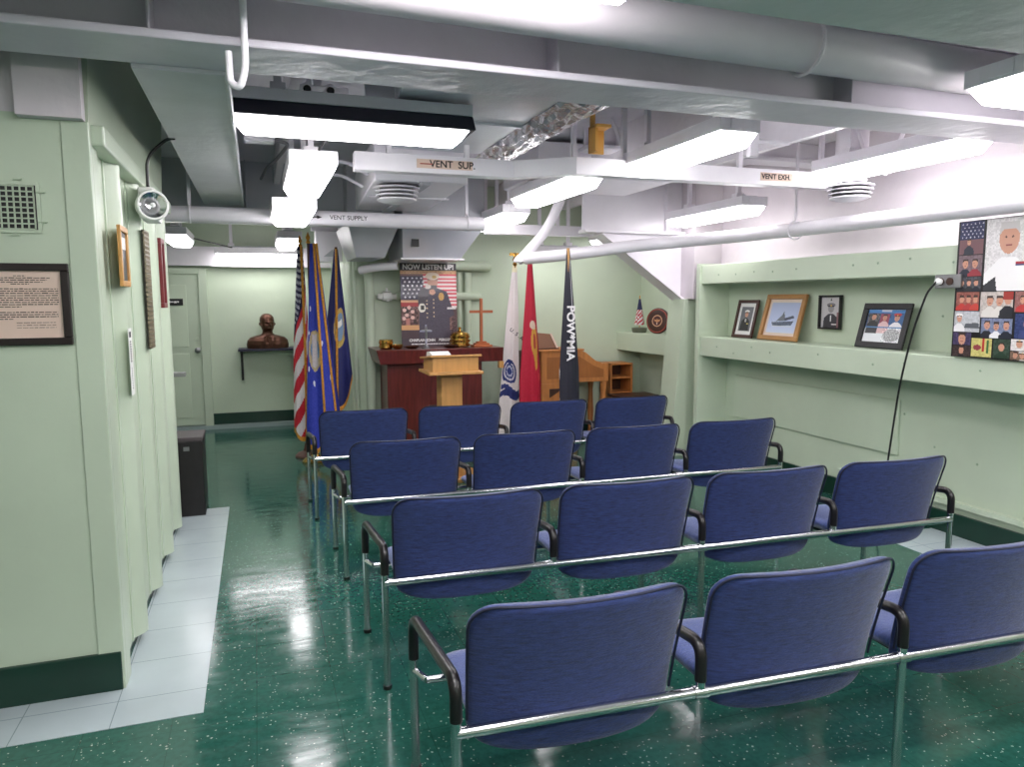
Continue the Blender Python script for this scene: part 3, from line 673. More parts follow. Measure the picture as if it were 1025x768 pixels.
c.p([(.30, .95), (.32, .60), (.34, .36), (.48, .30), (.62, .29), (.82, .34), (.92, .55), (.95, .62), (.86, .66), (.88, .95)], uni)
c.p([(.30, .36), (.40, .28), (.52, .34), (.40, .55), (.30, .56)], (58, 48, 62))
c.e(.57, .22, .095, .075, (205, 150, 130)); c.r(.48, .175, .66, .20, (40, 34, 40)); c.e(.57, .155, .125, .045, (226, 208, 190)); c.e(.60, .165, .04, .02, (190, 150, 70)); c.r(.50, .262, .64, .30, (50, 42, 50))
c.e(.49, .28, .05, .025, (232, 214, 208)); c.e(.56, .345, .055, .035, (214, 160, 136)); c.e(.72, .40, .05, .05, (206, 160, 90)).noise(14, 5, .3, .3, .9, .95)
c.e(.37, .535, .065, .055, (230, 224, 214)); c.r(.35, .505, .41, .56, (50, 44, 46)); c.r(.82, .53, .98, .555, (226, 220, 220))
for y in (.44, .48, .53, .59, .64): c.e(.58, y, .013, .009, (228, 200, 160)); c.e(.46, y+.01, .012, .008, (228, 200, 160))
c.r(0, .90, 1, 1, (64, 46, 58)); c.r(0, 0, 1, .09, (38, 32, 42))
t = thing('poster_board', 'tall poster of a uniformed speaker before a flag, standing on the altar', 'poster', (1.72, 7.56, 1.116), rx=-.045)
B(-.30, .30, 0, .012, 0, .87).build('board', BLACK, t)
picture('poster_print', c, .60, .87, t, (0, -.001, 0))
text_mesh('title_lettering', 'NOW LISTEN UP!', .072, WINK, t, (0, -.002, .828), bold=.0026, sx=.98)
text_mesh('name_lettering', 'CHAPLAIN JOHN    BERGER', .038, WINK, t, (0, -.002, .066), bold=.0015, sx=.95)
mb = MB(); rg = random.Random(2); x = -.2
while x < .2:
    L_ = rg.uniform(.008, .03); mb.box(x, x+L_, -.0025, -.001, .020, .032); x += L_+.005
mb.build('small_print', WINK, t)

def cross(loc, label, h, arm, th, m, steps=True):
    t = thing('cross', label, 'cross', loc)
    B(-th/2, th/2, -th/2, th/2, .0, h).box(-arm/2, arm/2, -th/2*.9, th/2*.9, h*.70, h*.70+th).build('cross_body', m, t, bevel=.002)
    if steps:
        for k in range(3): B(-.10+.025*k, .10-.025*k, -.07+.018*k, .07-.018*k, .018*k, .018*(k+1)+.002).build('step', m, t, bevel=.003)
    return t
cross((2.21, 7.32, 1.116), 'tall wooden cross on a stepped base at the right end of the altar', .50, .25, .028, mat('red brown wood', (168, 92, 52), .35, var=.15, scale=6))
t = cross((1.60, 7.22, 1.116), 'small silver crucifix standing in front of the poster', .24, .12, .016, mat('silver metal', (168, 168, 190), .3, .6), False)
MB().lathe([(.045, 0), (.045, .012), (.02, .025), (.01, .05)]).build('base', STEEL, t, smooth=True)
MB().tube([(0, -.014, .10), (0, -.014, .20)], .008, 8).tube([(-.045, -.014, .185), (.045, -.014, .185)], .006, 8).lathe([(.003, .20), (.011, .21), (.003, .225)], (0, -.014, 0), 10).build('figure', STEEL, t, smooth=True)
def tray(loc, r, label, tall=False):
    t = thing('communion_tray', label, 'tray', loc)
    z = 0
    for k in range(3 if tall else 2):
        MB().lathe([(r*.75, z), (r, z+.012), (r*1.02, z+.03), (r*.94, z+.032), (r*.94, z+.05), (r*.7, z+.052)], n=28).build('tray_ring', BRASS, t, smooth=True); z += .042
    if tall:
        MB().lathe([(r*.9, z), (r*.8, z+.02), (r*.3, z+.035), (.02, z+.04), (.012, z+.055), (.02, z+.07), (.004, z+.08)], n=28).build('lid', BRASS, t, smooth=True)
        for k in range(12):
            a = 2*PI*k/12; MB().lathe([(.008, 0), (.013, .022), (.012, .022)], (r*.95*math.cos(a), r*.95*math.sin(a), .05), 8).build('cup', BRASS, t)
    return t
tray((2.0, 7.40, 1.116), .105, 'tall covered brass communion tray beside the wooden cross', True)
tray((1.22, 7.36, 1.116), .072, 'low brass tray with small cups near the left end of the altar')
t = thing('offering_dish', 'low brass dish at the left front edge of the altar', 'dish', (1.32, 7.28, 1.116))
MB().lathe([(.03, 0), (.055, .02), (.06, .045), (.055, .045), (.04, .01)], n=24).build('bowl', BRASS, t, smooth=True)
for k, x in enumerate((1.465, 1.86)):
    t = thing('wooden_plate', ('dark wooden plate between the brass dish and the crucifix', 'dark wooden plate in front of the right side of the poster')[k], 'plate', (x, 7.26, 1.116))
    MB().lathe([(.04, 0), (.075, .02), (.08, .028), (.07, .026), (.04, .01)], n=24).build('plate_body', DWOOD, t, smooth=True); MB().lathe([(.042, 0), (.042, .006)], n=20).build('foot_ring', DWOOD, t)

# ------------------------------------------------------------------ flags
def flag(loc, h, label, wfun, cfun, zb, cv, nf=5, amp=.22, depth=.6, fringe=True, fr=None, base_m=BRASS, base_r=.13, fin='spear', top_off=.10, staff=DWOOD, edge=None):
    t = thing('flag_stand', label, 'flag', loc, group=None)
    MB().tube([(0, 0, .05), (0, 0, h)], .014, 12).build('staff', staff, t, smooth=True)
    MB().lathe([(base_r, 0), (base_r, .015), (base_r*.8, .04), (base_r*.35, .06), (.03, .09), (.022, .14)], n=32).build('base', base_m, t, smooth=True)
    if fin == 'spear': MB().lathe([(.018, h), (.022, h+.015), (.010, h+.03), (.022, h+.055), (.002, h+.11)], n=14).build('finial', GOLD, t, smooth=True)
    elif fin == 'eagle':
        MB().lathe([(.02, h-.02), (.026, h), (.012, h+.02), (.03, h+.045), (.012, h+.07)], n=16).lathe([(.002, h+.06), (.02, h+.08), (.014, h+.11), (.002, h+.12)], n=12).box(-.06, .06, -.004, .004, h+.085, h+.115).build('finial', BRASS, t, smooth=True)
    nu, nv = 220, 150; ztop = h-top_off; V = np.zeros((nv+1, nu, 3))
    for j in range(nv+1):
        v = j/nv
        for i in range(nu):
            th = 2*PI*i/nu; zbi = zb(th) if callable(zb) else zb
            z = ztop-(ztop-zbi)*v
            vv = (ztop-z)/(ztop-(zb(PI*1.5) if callable(zb) else zb)); vv = min(1.2, vv)
            w_ = wfun(vv); f = 1+amp*min(1, vv*3)*math.sin(nf*th+1.3*math.sin(3*vv))+.07*math.sin((2*nf+1)*th+2+2*vv)
            x = cfun(vv)+w_/2*math.cos(th)*(1+.06*math.sin(nf*th)); y = w_/2*depth*math.sin(th)*f
            V[j, i] = (x, y, z)
    Fc = [(j*nu+i, j*nu+(i+1) % nu, (j+1)*nu+(i+1) % nu, (j+1)*nu+i) for j in range(nv) for i in range(nu)]
    me = bpy.data.meshes.new('flag_cloth'); me.from_pydata([tuple(p) for p in V.reshape(-1, 3)], [], Fc); me.update()
    # cloth colours: canvas covers the front (theta pi..2pi) then mirrored at the back
    A = cv.lin(); cols = np.ones((nv*nu, 4, 4))
    for j in range(nv):
        for i in range(nu):
            s_ = 2*i/nu
            s_ = s_-1 if s_ >= 1 else 1-s_
            cols[j*nu+i, :, :3] = A[min(cv.h-1, int((j+.5)/nv*cv.h)), min(cv.w-1, int(s_*cv.w))]
    me.shade_smooth(); me.materials.append(CLOTH)
    paint_mesh(me, cols)
    o = bpy.data.objects.new('flag_cloth', me); C.objects.link(o); o.parent = t
    if fringe:
        mb = MB(); ring = V[nv]; n = nu
        P0 = [tuple(p) for p in ring]; P1 = [(p[0]*1.0, p[1]*1.02-.004*np.sign(-p[1]), p[2]-.045) for p in ring]
        mb.add(P0+P1, [(i, (i+1) % n, n+(i+1) % n, n+i) for i in range(n)])
        so = mb.build('fringe', GOLD, t); md = so.modifiers.new('s', 'SOLIDIFY'); md.thickness = .006
        for th0 in (fr or ()):
            i0 = int(th0/(2*PI)*nu) % nu
            pts = [(V[j, i0, 0], V[j, i0, 1]-.012, V[j, i0, 2]) for j in range(0, nv+1, 3)]
            MB().tube(pts, .012, 6).build('fringe_edge', GOLD, t, smooth=True)
    return t
def us_canvas():
    c = Cv(110, 150, (206, 30, 48))
    for k in range(20):
        a = k*.085-.15
        c.m(((c.Y+c.X*.30-a) % .17 < .085) & (k == 0), (232, 226, 224))
    c.m(c.Y+c.X*.35 < .50, (28, 30, 70))
    rg = np.random.RandomState(5)
    for i in range(8):
        for j in range(16): 
            x, y = .06+i*.12+(j % 2)*.06, .03+j*.032
            if y+x*.35 < .47: c.e(x, y, .035, .010, (232, 232, 240))
    return c
flag((.44, 7.72, 0), 2.14, 'American flag with gold fringe, leftmost of the three left flags', lambda v: .05+.10*min(1, v*1.8)+.02*v, lambda v: -.035*v, lambda th: .26+.05*math.cos(2*th), us_canvas(), fr=(PI*1.62,), base_m=mat('brown base', (96, 62, 50), .45), base_r=.12, fin='spear', top_off=.0)
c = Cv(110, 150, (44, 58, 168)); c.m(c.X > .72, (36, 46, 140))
c.e(.34, .52, .20, .10, (190, 170, 130)); c.e(.34, .52, .12, .06, (90, 130, 180)); c.r(.26, .44, .42, .60, (196, 186, 190)).noise(10, 3)
for (x, y) in ((.2, .32), (.5, .36), (.14, .44), (.55, .5), (.16, .62), (.5, .64), (.3, .68), (.7, .7)): c.e(x, y, .03, .012, (232, 232, 240))
flag((.50, 7.42, 0), 2.15, 'bright blue flag with gold fringe and emblem, between the American and the navy flag', lambda v: .07+.27*min(1, v*1.1), lambda v: .05+.05*v, lambda th: .14+.24*max(0, math.cos(th))+.05*abs(math.sin(3*th)), c, fr=(PI*1.50, PI*1.75), fin='spear', top_off=.0, nf=4)
c = Cv(110, 150, (30, 36, 100)); c.e(.58, .50, .20, .12, (190, 160, 90)); c.e(.58, .50, .15, .09, (120, 150, 180)); c.r(.5, .46, .66, .50, (230, 230, 225)); c.r(.44, .60, .74, .63, (200, 170, 90))
flag((.79, 7.70, 0), 2.14, 'dark navy flag with gold fringe, rightmost of the three left flags', lambda v: .04+.30*min(1, v*1.1), lambda v: -.03*v, lambda th: .52+.32*max(0, math.cos(th))**2, c, fr=(PI*1.48,), fin='none', top_off=.02, staff=DWOOD, nf=3)
c = Cv(120, 170, (236, 228, 228)); c.m(c.Y < .05, (240, 232, 200))
c.e(.40, .62, .27, .068, (36, 52, 120)); c.e(.40, .62, .20, .050, (225, 222, 232)); c.e(.40, .62, .16, .042, (44, 62, 130))
for k in range(14): a = k*.45; c.e(.40+.10*math.cos(a), .62+.026*math.sin(a), .022, .006, (190, 196, 220))
c.m((np.abs(c.Y-(.700+.05*(c.X-.1)))<.012) & (c.X > .12) & (c.X < .9), (44, 56, 120)); c.noise(4, 2)
c.p([(.05, .735), (.3, .72), (.6, .725), (.98, .76), (.98, .785), (.05, .755)], (32, 44, 110))
FW = flag((2.62, 7.42, 0), 1.98, 'white army flag with a round blue seal, left of the red flag', lambda v: .045+.20*v+.03*min(1, v*4), lambda v: -.09*v, lambda th: .12+.03*math.cos(3*th), c, fringe=False, fin='eagle', top_off=.0, nf=4, staff=BRASS, depth=.5)
for k, ch in enumerate('U.S.A'):
    text_mesh('lettering', ch, .055, INK, FW, (-.07+.028*k, -.088, 1.28-.022*k), rot=(PI/2, .6, 0), bold=.001)
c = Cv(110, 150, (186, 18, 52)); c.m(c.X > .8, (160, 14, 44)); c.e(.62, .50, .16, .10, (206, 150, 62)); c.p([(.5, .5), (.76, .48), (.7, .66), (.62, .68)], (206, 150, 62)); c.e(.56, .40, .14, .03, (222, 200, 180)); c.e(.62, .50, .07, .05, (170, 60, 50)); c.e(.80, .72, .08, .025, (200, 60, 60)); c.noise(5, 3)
flag((2.68, 7.12, 0), 2.00, 'red flag with a gold emblem, between the white and the black flag', lambda v: .05+.19*min(1, v*1.3), lambda v: .0, lambda th: .34+.02*math.cos(4*th), c, fringe=False, fin='none', top_off=.0, nf=4, staff=OAK, base_m=BRASS, depth=.5)
c = Cv(120, 170, (30, 30, 44)); c.r(.62, .04, .66, .40, (214, 214, 220)); c.p([(.0, .60), (.1, .62), (.06, .67), (.0, .65)], (225, 225, 228)); c.p([(.0, .76), (.06, .77), (.06, .83), (.0, .82)], (225, 225, 228))
FP = flag((2.67, 6.12, 0), 2.06, 'black POW MIA flag with white lettering standing in front of the organ', lambda v: .032+.165*min(1, v*1.6), lambda v: .025*v, lambda th: .30, c, fringe=False, fin='none', top_off=.02, nf=4, staff=OAK, depth=.5, base_r=.11)
text_mesh('lettering', 'POW*MIA', .105, WINK, FP, (-.008, -.080, 1.30), rot=(PI/2, PI/2, 0), bold=.003, sx=1.05)

# ------------------------------------------------------------------ organ, bookshelf
t = thing('reed_organ', 'honey coloured wooden organ with a curved side behind the black flag', 'organ', (0, 7.42, 0))
prof = [(2.93, .68), (2.93, 1.03), (3.40, 1.03)]
for k in range(13):
    a = k/12; prof.append((3.40+.24*a, 1.03-.13*(.5-.5*math.cos(PI*a))))
prof += [(3.66, .885), (3.74, .885), (3.74, .68)]
MB().prism(prof, 0, .42).build('side_panel', MAPLE, t, bevel=.005)
MB().prism([(2.99, .73), (2.99, .97), (3.38, .97), (3.56, .86), (3.68, .82), (3.68, .73)], -.004, 0).build('panel_inlay', mat('darker honey wood', (160, 98, 50), .4, var=.12, stretch=(5,5,.7)), t, bevel=.002)
B(2.93, 3.36, .0, .42, .03, .68).build('case', MAPLE, t, bevel=.005)
B(2.90, 3.43, -.02, .44, 1.03, 1.055).build('lid', MAPLE, t, bevel=.005)
B(2.78, 2.93, .05, .40, .1, 1.03).build('back_board', DWOOD, t, bevel=.004)
MB().lathe([(.022, .0), (.030, .05), (.026, .1), (.036, .3), (.026, .55), (.036, .62), (.036, .68)], (3.70, .04, 0), 8).build('leg', MAPLE, t, smooth=True)
MB().lathe([(.022, .0), (.030, .05), (.026, .1), (.036, .3), (.026, .55), (.036, .62), (.036, .68)], (3.70, .38, 0), 8).build('leg', MAPLE, t, smooth=True)
MB().prism([(3.02, .62), (3.02, .52), (3.12, .58), (3.16, .62)], -.006, 0).build('shelf_bracket', DWOOD, t)
B(3.36, 3.42, .1, .4, .03, .68).build('knee_panel', DWOOD, t)
t = thing('music_stand', 'brown slanted music rest standing on the organ lid', 'music rest', (3.01, 7.50, 1.055))
MB().hexa([(-.11, .0, 0), (.14, .0, 0), (.14, .02, 0), (-.11, .02, 0)], [(-.16, .09, .19), (.11, .09, .16), (.11, .11, .16), (-.16, .11, .19)]).build('rest_board', mat('brown board', (120, 78, 52), .5), t, bevel=.004)
for x in (-.12, .13): MB().hexa([(x, -.01, 0), (x+.02, -.01, 0), (x+.02, .0, 0), (x, 0, 0)], [(x-.05, .08, .17), (x-.03, .08, .17), (x-.03, .085, .17), (x-.05, .085, .17)]).build('page_holder', PAPER, t)
B(-.12, .15, -.02, .10, 0, .012).build('base', DWOOD, t)
t = thing('bookshelf', 'small open wooden hutch shelf against the wall right of the organ', 'shelf', (0, 7.6, 0))
for x in (3.86, 4.13): B(x, x+.02, 0, .28, .0, .86).build('side_panel', MAPLE, t, bevel=.003)
for z in (.84, .68, .50, .15): B(3.86, 4.15, 0, .28, z, z+.02).build('shelf_board', MAPLE, t, bevel=.003)
B(3.86, 4.15, .27, .285, .50, .86).build('back_panel', DWOOD, t)
t = thing('organ_bench', 'brown wooden bench between the organ and the hutch shelf', 'bench', (4.0, 7.28, 0))
B(-.24, .25, -.12, .20, .50, .53).build('seat', DWOOD, t, bevel=.005)
B(-.19, .22, -.10, .18, .40, .50).build('apron', mat('red brown bench wood', (140, 78, 44), .4, var=.15), t, bevel=.004)
for x in (-.19, .19):
    for y in (-.09, .15): B(x, x+.035, y, y+.03, 0, .40).build('leg', DWOOD, t, bevel=.003)

# ------------------------------------------------------------------ corner ledge ornaments
t = thing('desk_flag', 'small American desk flag on the corner ledge', 'flag', (4.20, 7.55, 1.215))
MB().lathe([(.075, 0), (.085, .02), (.09, .055), (.07, .055), (.06, .06)], n=24).build('base', mat('grey green dish', (96, 100, 84), .5), t, smooth=True)
MB().tube([(0, 0, .05), (0, 0, .40)], .005, 8).lathe([(.002, .43), (.008, .415), (.003, .40)], n=10).build('staff', GOLD, t, smooth=True)
c = Cv(40, 60, (190, 40, 55))
c.m((c.Y*1.0+c.X*.5) % .16 < .08, (228, 220, 220)); c.m(c.Y < .38, (40, 44, 84))
V = []; nu, nv = 24, 24
for j in range(nv+1):
    v = j/nv
    for i in range(nu): th = 2*PI*i/nu; w_ = .012+.055*v; V.append((w_*math.cos(th), w_*.5*math.sin(th)*(1+.25*math.sin(4*th)), .39-.30*v))
me = bpy.data.meshes.new('flag_cloth'); me.from_pydata(V, [], [(j*nu+i, j*nu+(i+1) % nu, (j+1)*nu+(i+1) % nu, (j+1)*nu+i) for j in range(nv) for i in range(nu)])
cols = np.ones((nu*nv, 4, 4)); A = c.lin()
for j in range(nv):
    for i in range(nu):
        s_ = 2*i/nu; s_ = s_-1 if s_ >= 1 else 1-s_; cols[j*nu+i, :, :3] = A[int(j/nv*60), min(39, int(s_*40))]
me.shade_smooth(); me.materials.append(CLOTH); paint_mesh(me, cols)
o = bpy.data.objects.new('flag_cloth', me); C.objects.link(o); o.parent = t
t = thing('wall_plaque', 'round carved wooden seal plaque leaning on the corner ledge', 'plaque', (4.22, 7.19, 1.215), rz=-PI/2+.5, rx=-.1)
MB().lathe([(.0, -.012), (.125, -.012), (.145, 0), (.145, .015), (0, .015)], (0, 0, .145), 40, 'y').build('disc', DWOOD, t, smooth=True)
MB().tube([(.128*math.cos(a), -.012, .145+.128*math.sin(a)) for a in np.linspace(0, 2*PI, 41)], .007, 8).build('rim', mat('red rim', (150, 60, 48), .4), t, smooth=True)
c = Cv(60, 60, (62, 34, 24)); c.e(.5, .5, .36, .36, (206, 160, 130)); c.e(.5, .5, .30, .30, (74, 36, 32)); c.p([(.26, .40), (.46, .44), (.5, .34), (.54, .44), (.74, .40), (.66, .54), (.54, .56), (.5, .72), (.46, .56), (.34, .54)], (196, 140, 100)); c.r(.47, .60, .53, .74, (210, 190, 170))
picture('carved_emblem', c, .18, .18, t, (0, -.0135, .055))

# ------------------------------------------------------------------ framed pictures
def framed(loc, rz, rx, w_, h_, fw_, fm, cv, label, mat_m=None, mat_w=0, cat='picture', dep=.018, name='picture_frame'):
    t = thing(name, label, cat, loc, rz, rx=rx)
    mb = B(-w_/2, w_/2, -dep, 0, 0, fw_).box(-w_/2, w_/2, -dep, 0, h_-fw_, h_).box(-w_/2, -w_/2+fw_, -dep, 0, fw_, h_-fw_).box(w_/2-fw_, w_/2, -dep, 0, fw_, h_-fw_)
    mb.build('frame', fm, t, bevel=.003)
    B(-w_/2+.004, w_/2-.004, -.004, -.001, .004, h_-.004).build('backing', mat_m or WPAPER, t)
    pw, ph = w_-2*fw_-2*mat_w, h_-2*fw_-2*mat_w
    picture('print', cv, pw, ph, t, (0, -.0055, fw_+mat_w)); return t
RW = -PI/2
c = Cv(50, 80, (150, 150, 150)); c.r(0, 0, 1, 1, (110, 112, 118)); person_bust(c, .5, .30, .42, (22, 22, 26), cap=(235, 232, 230), asp=.62); c.r(.44, .5, .56, .62, (225, 225, 225)); c.e(.5, .6, .03, .08, (20, 20, 20)); c.r(.62, .68, .78, .71, (210, 190, 110))
framed((4.30, 5.77, 1.236), RW, -.22, .30, .36, .030, mat('dark walnut frame', (64, 30, 24), .35), c, 'dark walnut framed portrait of an officer in a white cap, leftmost on the ledge', mat_w=.035)
c = Cv(80, 90, (168, 182, 214)); c.m(c.Y > .0, (170, 182, 212)); c.a += ((c.Y*30)[..., None]); c.a = np.clip(c.a, 0, 235)
c.p([(.12, .66), (.9, .60), (.84, .74), (.2, .78)], (86, 96, 116)); c.p([(.28, .62), (.45, .42), (.55, .40), (.6, .60)], (110, 116, 126)); c.p([(.45, .44), (.5, .28), (.54, .44)], (96, 100, 112)); c.p([(.55, .52), (.85, .42), (.9, .50), (.6, .60)], (70, 76, 96)); c.noise(16, 2, .1, .55, .9, .8, 2); c.r(.15, .77, .9, .80, (205, 212, 224))
framed((4.28, 5.25, 1.236), RW, -.26, .50, .41, .040, mat('gold frame', (172, 128, 80), .35, .4, var=.12), c, 'gold framed painting of a grey warship, largest frame on the ledge', mat_m=mat('cream mat board', (222, 205, 190), .7), mat_w=.03, dep=.028)
c = Cv(50, 80, (196, 192, 194)); person_bust(c, .5, .38, .45, (62, 62, 68), skin=(150, 148, 150), cap=(120, 118, 122), asp=.62); c.r(.47, .60, .53, .8, (240, 240, 240)); c.r(.3, .06, .7, .10, (196, 192, 194)); c.p([(.45, .12), (.5, .04), (.55, .12)], (60, 60, 60)); c.r(.55, .88, .9, .91, (230, 225, 225)); c.r(.8, .5, 1, 1, (140, 100, 105))
framed((4.40, 4.76, 1.352), RW, 0, .24, .275, .014, BLACK, c, 'black framed black and white portrait of a sailor hanging above the ledge', dep=.03)
c = Cv(90, 80, (232, 234, 238)); c.r(0, 0, 1, .10, (70, 130, 190)); c.r(.36, .0, .62, .06, (200, 205, 215)); c.r(0, .10, 1, .55, (60, 90, 140)); c.noise(30, 9, 0, .1, 1, .55, 3)
c.r(.02, .12, .34, .55, (84, 84, 84)).noise(35, 5, .02, .12, .34, .55, 3); person_bust(c, .18, .22, .18, (40, 40, 42), asp=1.1, hair=(60, 50, 45))
c.r(.36, .12, .60, .58, (150, 70, 84)); person_bust(c, .48, .24, .17, (225, 190, 190), asp=1.1, hair=(60, 40, 35)); c.r(.63, .12, .97, .55, (60, 100, 150)); person_bust(c, .80, .24, .2, (236, 234, 238), asp=1.1, cap=(190, 60, 60))
c.r(0, .52, 1, .56, (90, 140, 190)); c.e(.75, .78, .22, .2, (170, 170, 172)).noise(45, 7, .5, .55, 1, 1, 2)
framed((4.28, 4.15, 1.236), RW, -.26, .43, .335, .045, BLACK, c, 'black framed montage of three figures, nearest frame on the ledge', mat_w=.002, dep=.02)
# document on the left bulkhead
t = framed((-.84, 3.249, 1.435), 0, 0, .33+.0, .31, .028, mat('black brown frame', (34, 24, 24), .35), Cv(2, 2, (222, 196, 182)), 'dark framed typed document on the pale green bulkhead at left', dep=.02, mat_m=PAPER, cat='framed document', name='framed_document')
mb = MB(); rg = random.Random(4)
def line(x0, x1, z, th=.0032):
    x = x0
    while x < x1:
        L_ = rg.uniform(.006, .022); mb.box(x, min(x+L_, x1), -.0072, -.0066, z, z+th*rg.uniform(.7, 1.1)); x += L_+.0035
for z, a in ((.262, .02), (.254, .10), (.246, .09), (.238, .075), (.231, .03)): line(-a, a, z)
for k in range(9): line(-.125, .125 if k < 8 else .0, .213-k*.0085)
for k in range(4): line(-.12, .12 if k < 3 else -.03, .124-k*.0085)
for k in range(3): line(-.02, .11, .085-k*.0095, .002)
mb.build('typed_text', INK, t)
# ventilation grille
t = thing('wall_grille', 'square wire mesh vent grille high on the left bulkhead', 'vent', (-.92, 3.249, 1.87))
B(-.16, .155, -.004, -.001, 0, .165).build('opening', BLACK, t)
mb = MB()
for k in range(15): mb.box(-.16+k*.0218, -.155+k*.0218, -.012, -.006, 0, .165)
for k in range(9): mb.box(-.16, .15, -.012, -.006, k*.0198, k*.0198+.005)
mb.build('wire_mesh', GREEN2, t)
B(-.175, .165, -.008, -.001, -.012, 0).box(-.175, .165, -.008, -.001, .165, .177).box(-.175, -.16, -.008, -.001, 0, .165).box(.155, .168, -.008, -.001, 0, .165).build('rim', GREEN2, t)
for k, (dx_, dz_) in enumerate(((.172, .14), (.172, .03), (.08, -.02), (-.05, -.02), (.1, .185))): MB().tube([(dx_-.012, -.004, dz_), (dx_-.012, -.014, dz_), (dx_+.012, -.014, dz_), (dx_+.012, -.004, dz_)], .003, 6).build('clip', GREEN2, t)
# items on corrugated side (face +x)
LW = PI/2
c = Cv(30, 40, (60, 70, 74)); c.r(0, .1, 1, .35, (225, 228, 228)); c.r(.2, .4, .3, .8, (150, 155, 158)); c.noise(12, 3)
framed((-.545, 3.62, 1.665), LW, 0, .20, .26, .025, OAK, c, 'small light wood framed picture on the corrugated panel', dep=.015, mat_m=OAK)
framed((-.545, 5.0, 1.56), LW, 0, .18, .42, .03, mat('dark red frame', (110, 30, 36), .4), Cv(4, 4, (110, 90, 92)), 'tall dark red frame at the far end of the corrugated panel', dep=.02)
t = thing('notice_card', 'narrow white printed card taped to the corrugated panel', 'notice', (-.543, 3.66, 1.18), rz=LW)
B(-.03, .05, -.003, 0, 0, .30).build('card', WPAPER, t); B(-.02, .02, -.0045, -.003, .26, .285).build('emblem_mark', INK, t)
mb = MB()
for k in range(9): mb.box(-.012, .016, -.0045, -.003, .15+k*.011, .155+k*.011).box(-.01, .004+.002*(k % 3), -.0045, -.003, .03+k*.011, .033+k*.011)
mb.build('small_print', INK, t)
t = thing('wall_screen', 'tall narrow perforated metal grille on the corrugated panel', 'grille', (-.545, 4.36, 1.35), rz=LW)
B(-.10, .10, -.004, 0, 0, .62).build('backing', mat('dark grille backing', (50, 44, 38), .5, .3), t)
mb = MB()
for k in range(6): mb.box(-.10+k*.036, -.09+k*.036, -.012, -.006, 0, .62)
for k in range(26): mb.box(-.10, .09, -.012, -.006, k*.0245, k*.0245+.009)
mb.build('wire_mesh', mat('tan mesh', (150, 138, 116), .4, .4), t)
t = thing('emergency_light', 'round emergency spot lamp on a pale box high on the corrugated panel', 'lamp', (-.545, 4.32, 2.02), rz=LW)
B(-.12, .15, -.08, 0, 0, .16).build('battery_box', WPAPER, t, bevel=.01)
h_ = MB().lathe([(.03, .10), (.07, .06), (.078, .0), (.072, -.015), (.064, -.015), (.058, .01), (.02, .03)], (0, 0, 0), 32, 'y').build('lamp_head', WPAPER, t, smooth=True)
h_.location = (-.19, -.075, .06); h_.rotation_euler = (0, 0, -1.25)
g_ = MB().lathe([(.002, .026), (.035, .012), (.066, -.012), (.067, -.0125), (.035, .0115), (.002, .0255)], (0, 0, 0), 32, 'y').build('reflector', CHROME, h_, smooth=True)
g2 = MB().lathe([(.004, .0), (.012, -.004), (.012, -.012), (.004, -.016)], (0, 0, 0), 16, 'y').build('bulb', WPAPER, h_, smooth=True)
MB().tube([(-.10, -.05, .06), (-.15, -.06, .06)], .02, 12).build('swivel', WPAPER, t, smooth=True)

# ------------------------------------------------------------------ collage board on the right wall
t = thing('photo_collage_board', 'tall board covered in a collage of photographs above the right ledge', 'photo board', (4.085, 2.89, 1.24), rz=RW)
B(-.50, .50, -.008, 0, 0, .82).build('board', BLACK, t, bevel=.002)
rgc = np.random.RandomState(12)
navyc, whitec = (36, 40, 56), (236, 232, 230)
def photo(x0, z0, w_, h_, bg, people=(), seed=0, extra=None):
    c = Cv(max(16, int(w_*220)), max(16, int(h_*220)), bg); c.noise(14, seed, block=2)
    asp = w_/h_
    for (px_, py_, s_, coat, kw) in people: person_bust(c, px_, py_, s_, coat, asp=asp, **kw)
    if extra: extra(c)
    o = picture('photograph', c, w_, h_, t, (x0+w_/2, -.0095, z0)); return o
H_ = dict(hair=(60, 45, 40)); CW = dict(cap=(238, 236, 236))
def stars(c):
    for i in range(6):
        for j in range(5): c.e(.1+i*.17+(j % 2)*.08, .08+j*.10, .028, .022, (190, 190, 210))
    c.r(0, .55, 1, 1, (120, 84, 90)); person_bust(c, .4, .62, .25, (46, 48, 62), asp=.8, hair=(60, 45, 40))
photo(-.485, .62, .155, .195, (40, 44, 86), extra=stars)
photo(-.485, .49, .155, .125, (120, 100, 108), [(.3, .4, .35, navyc, H_), (.7, .4, .35, (150, 50, 60), H_)], 3)
photo(-.485, .40, .155, .085, (70, 72, 80), [(.2, .4, .25, (30, 30, 40), H_), (.5, .4, .25, (40, 40, 44), H_), (.8, .4, .25, (30, 34, 48), H_)], 4)
photo(-.315, .40, .285, .415, (226, 222, 222), [(.50, .28, .62, (244, 242, 242), dict(hair=(205, 200, 198)))], 5, lambda c: (c.r(.66, .60, .84, .64, (176, 50, 60)), c.r(.66, .64, .84, .66, (60, 70, 120)), c.p([(0, .92), (.25, .8), (.3, 1), (0, 1)], (50, 50, 56))))
photo(-.02, .60, .25, .215, (160, 158, 160), [(.5, .4, .4, (90, 90, 96), H_)], 6)
photo(-.02, .41, .25, .18, (150, 150, 154), [(.3, .4, .3, (60, 60, 66), H_), (.7, .4, .3, (200, 196, 190), H_)], 7)
photo(-.485, .285, .15, .11, (150, 90, 80), [(.25, .4, .3, (196, 60, 54), H_), (.55, .4, .3, (180, 60, 60), H_), (.85, .4, .3, (200, 70, 60), H_)], 8)
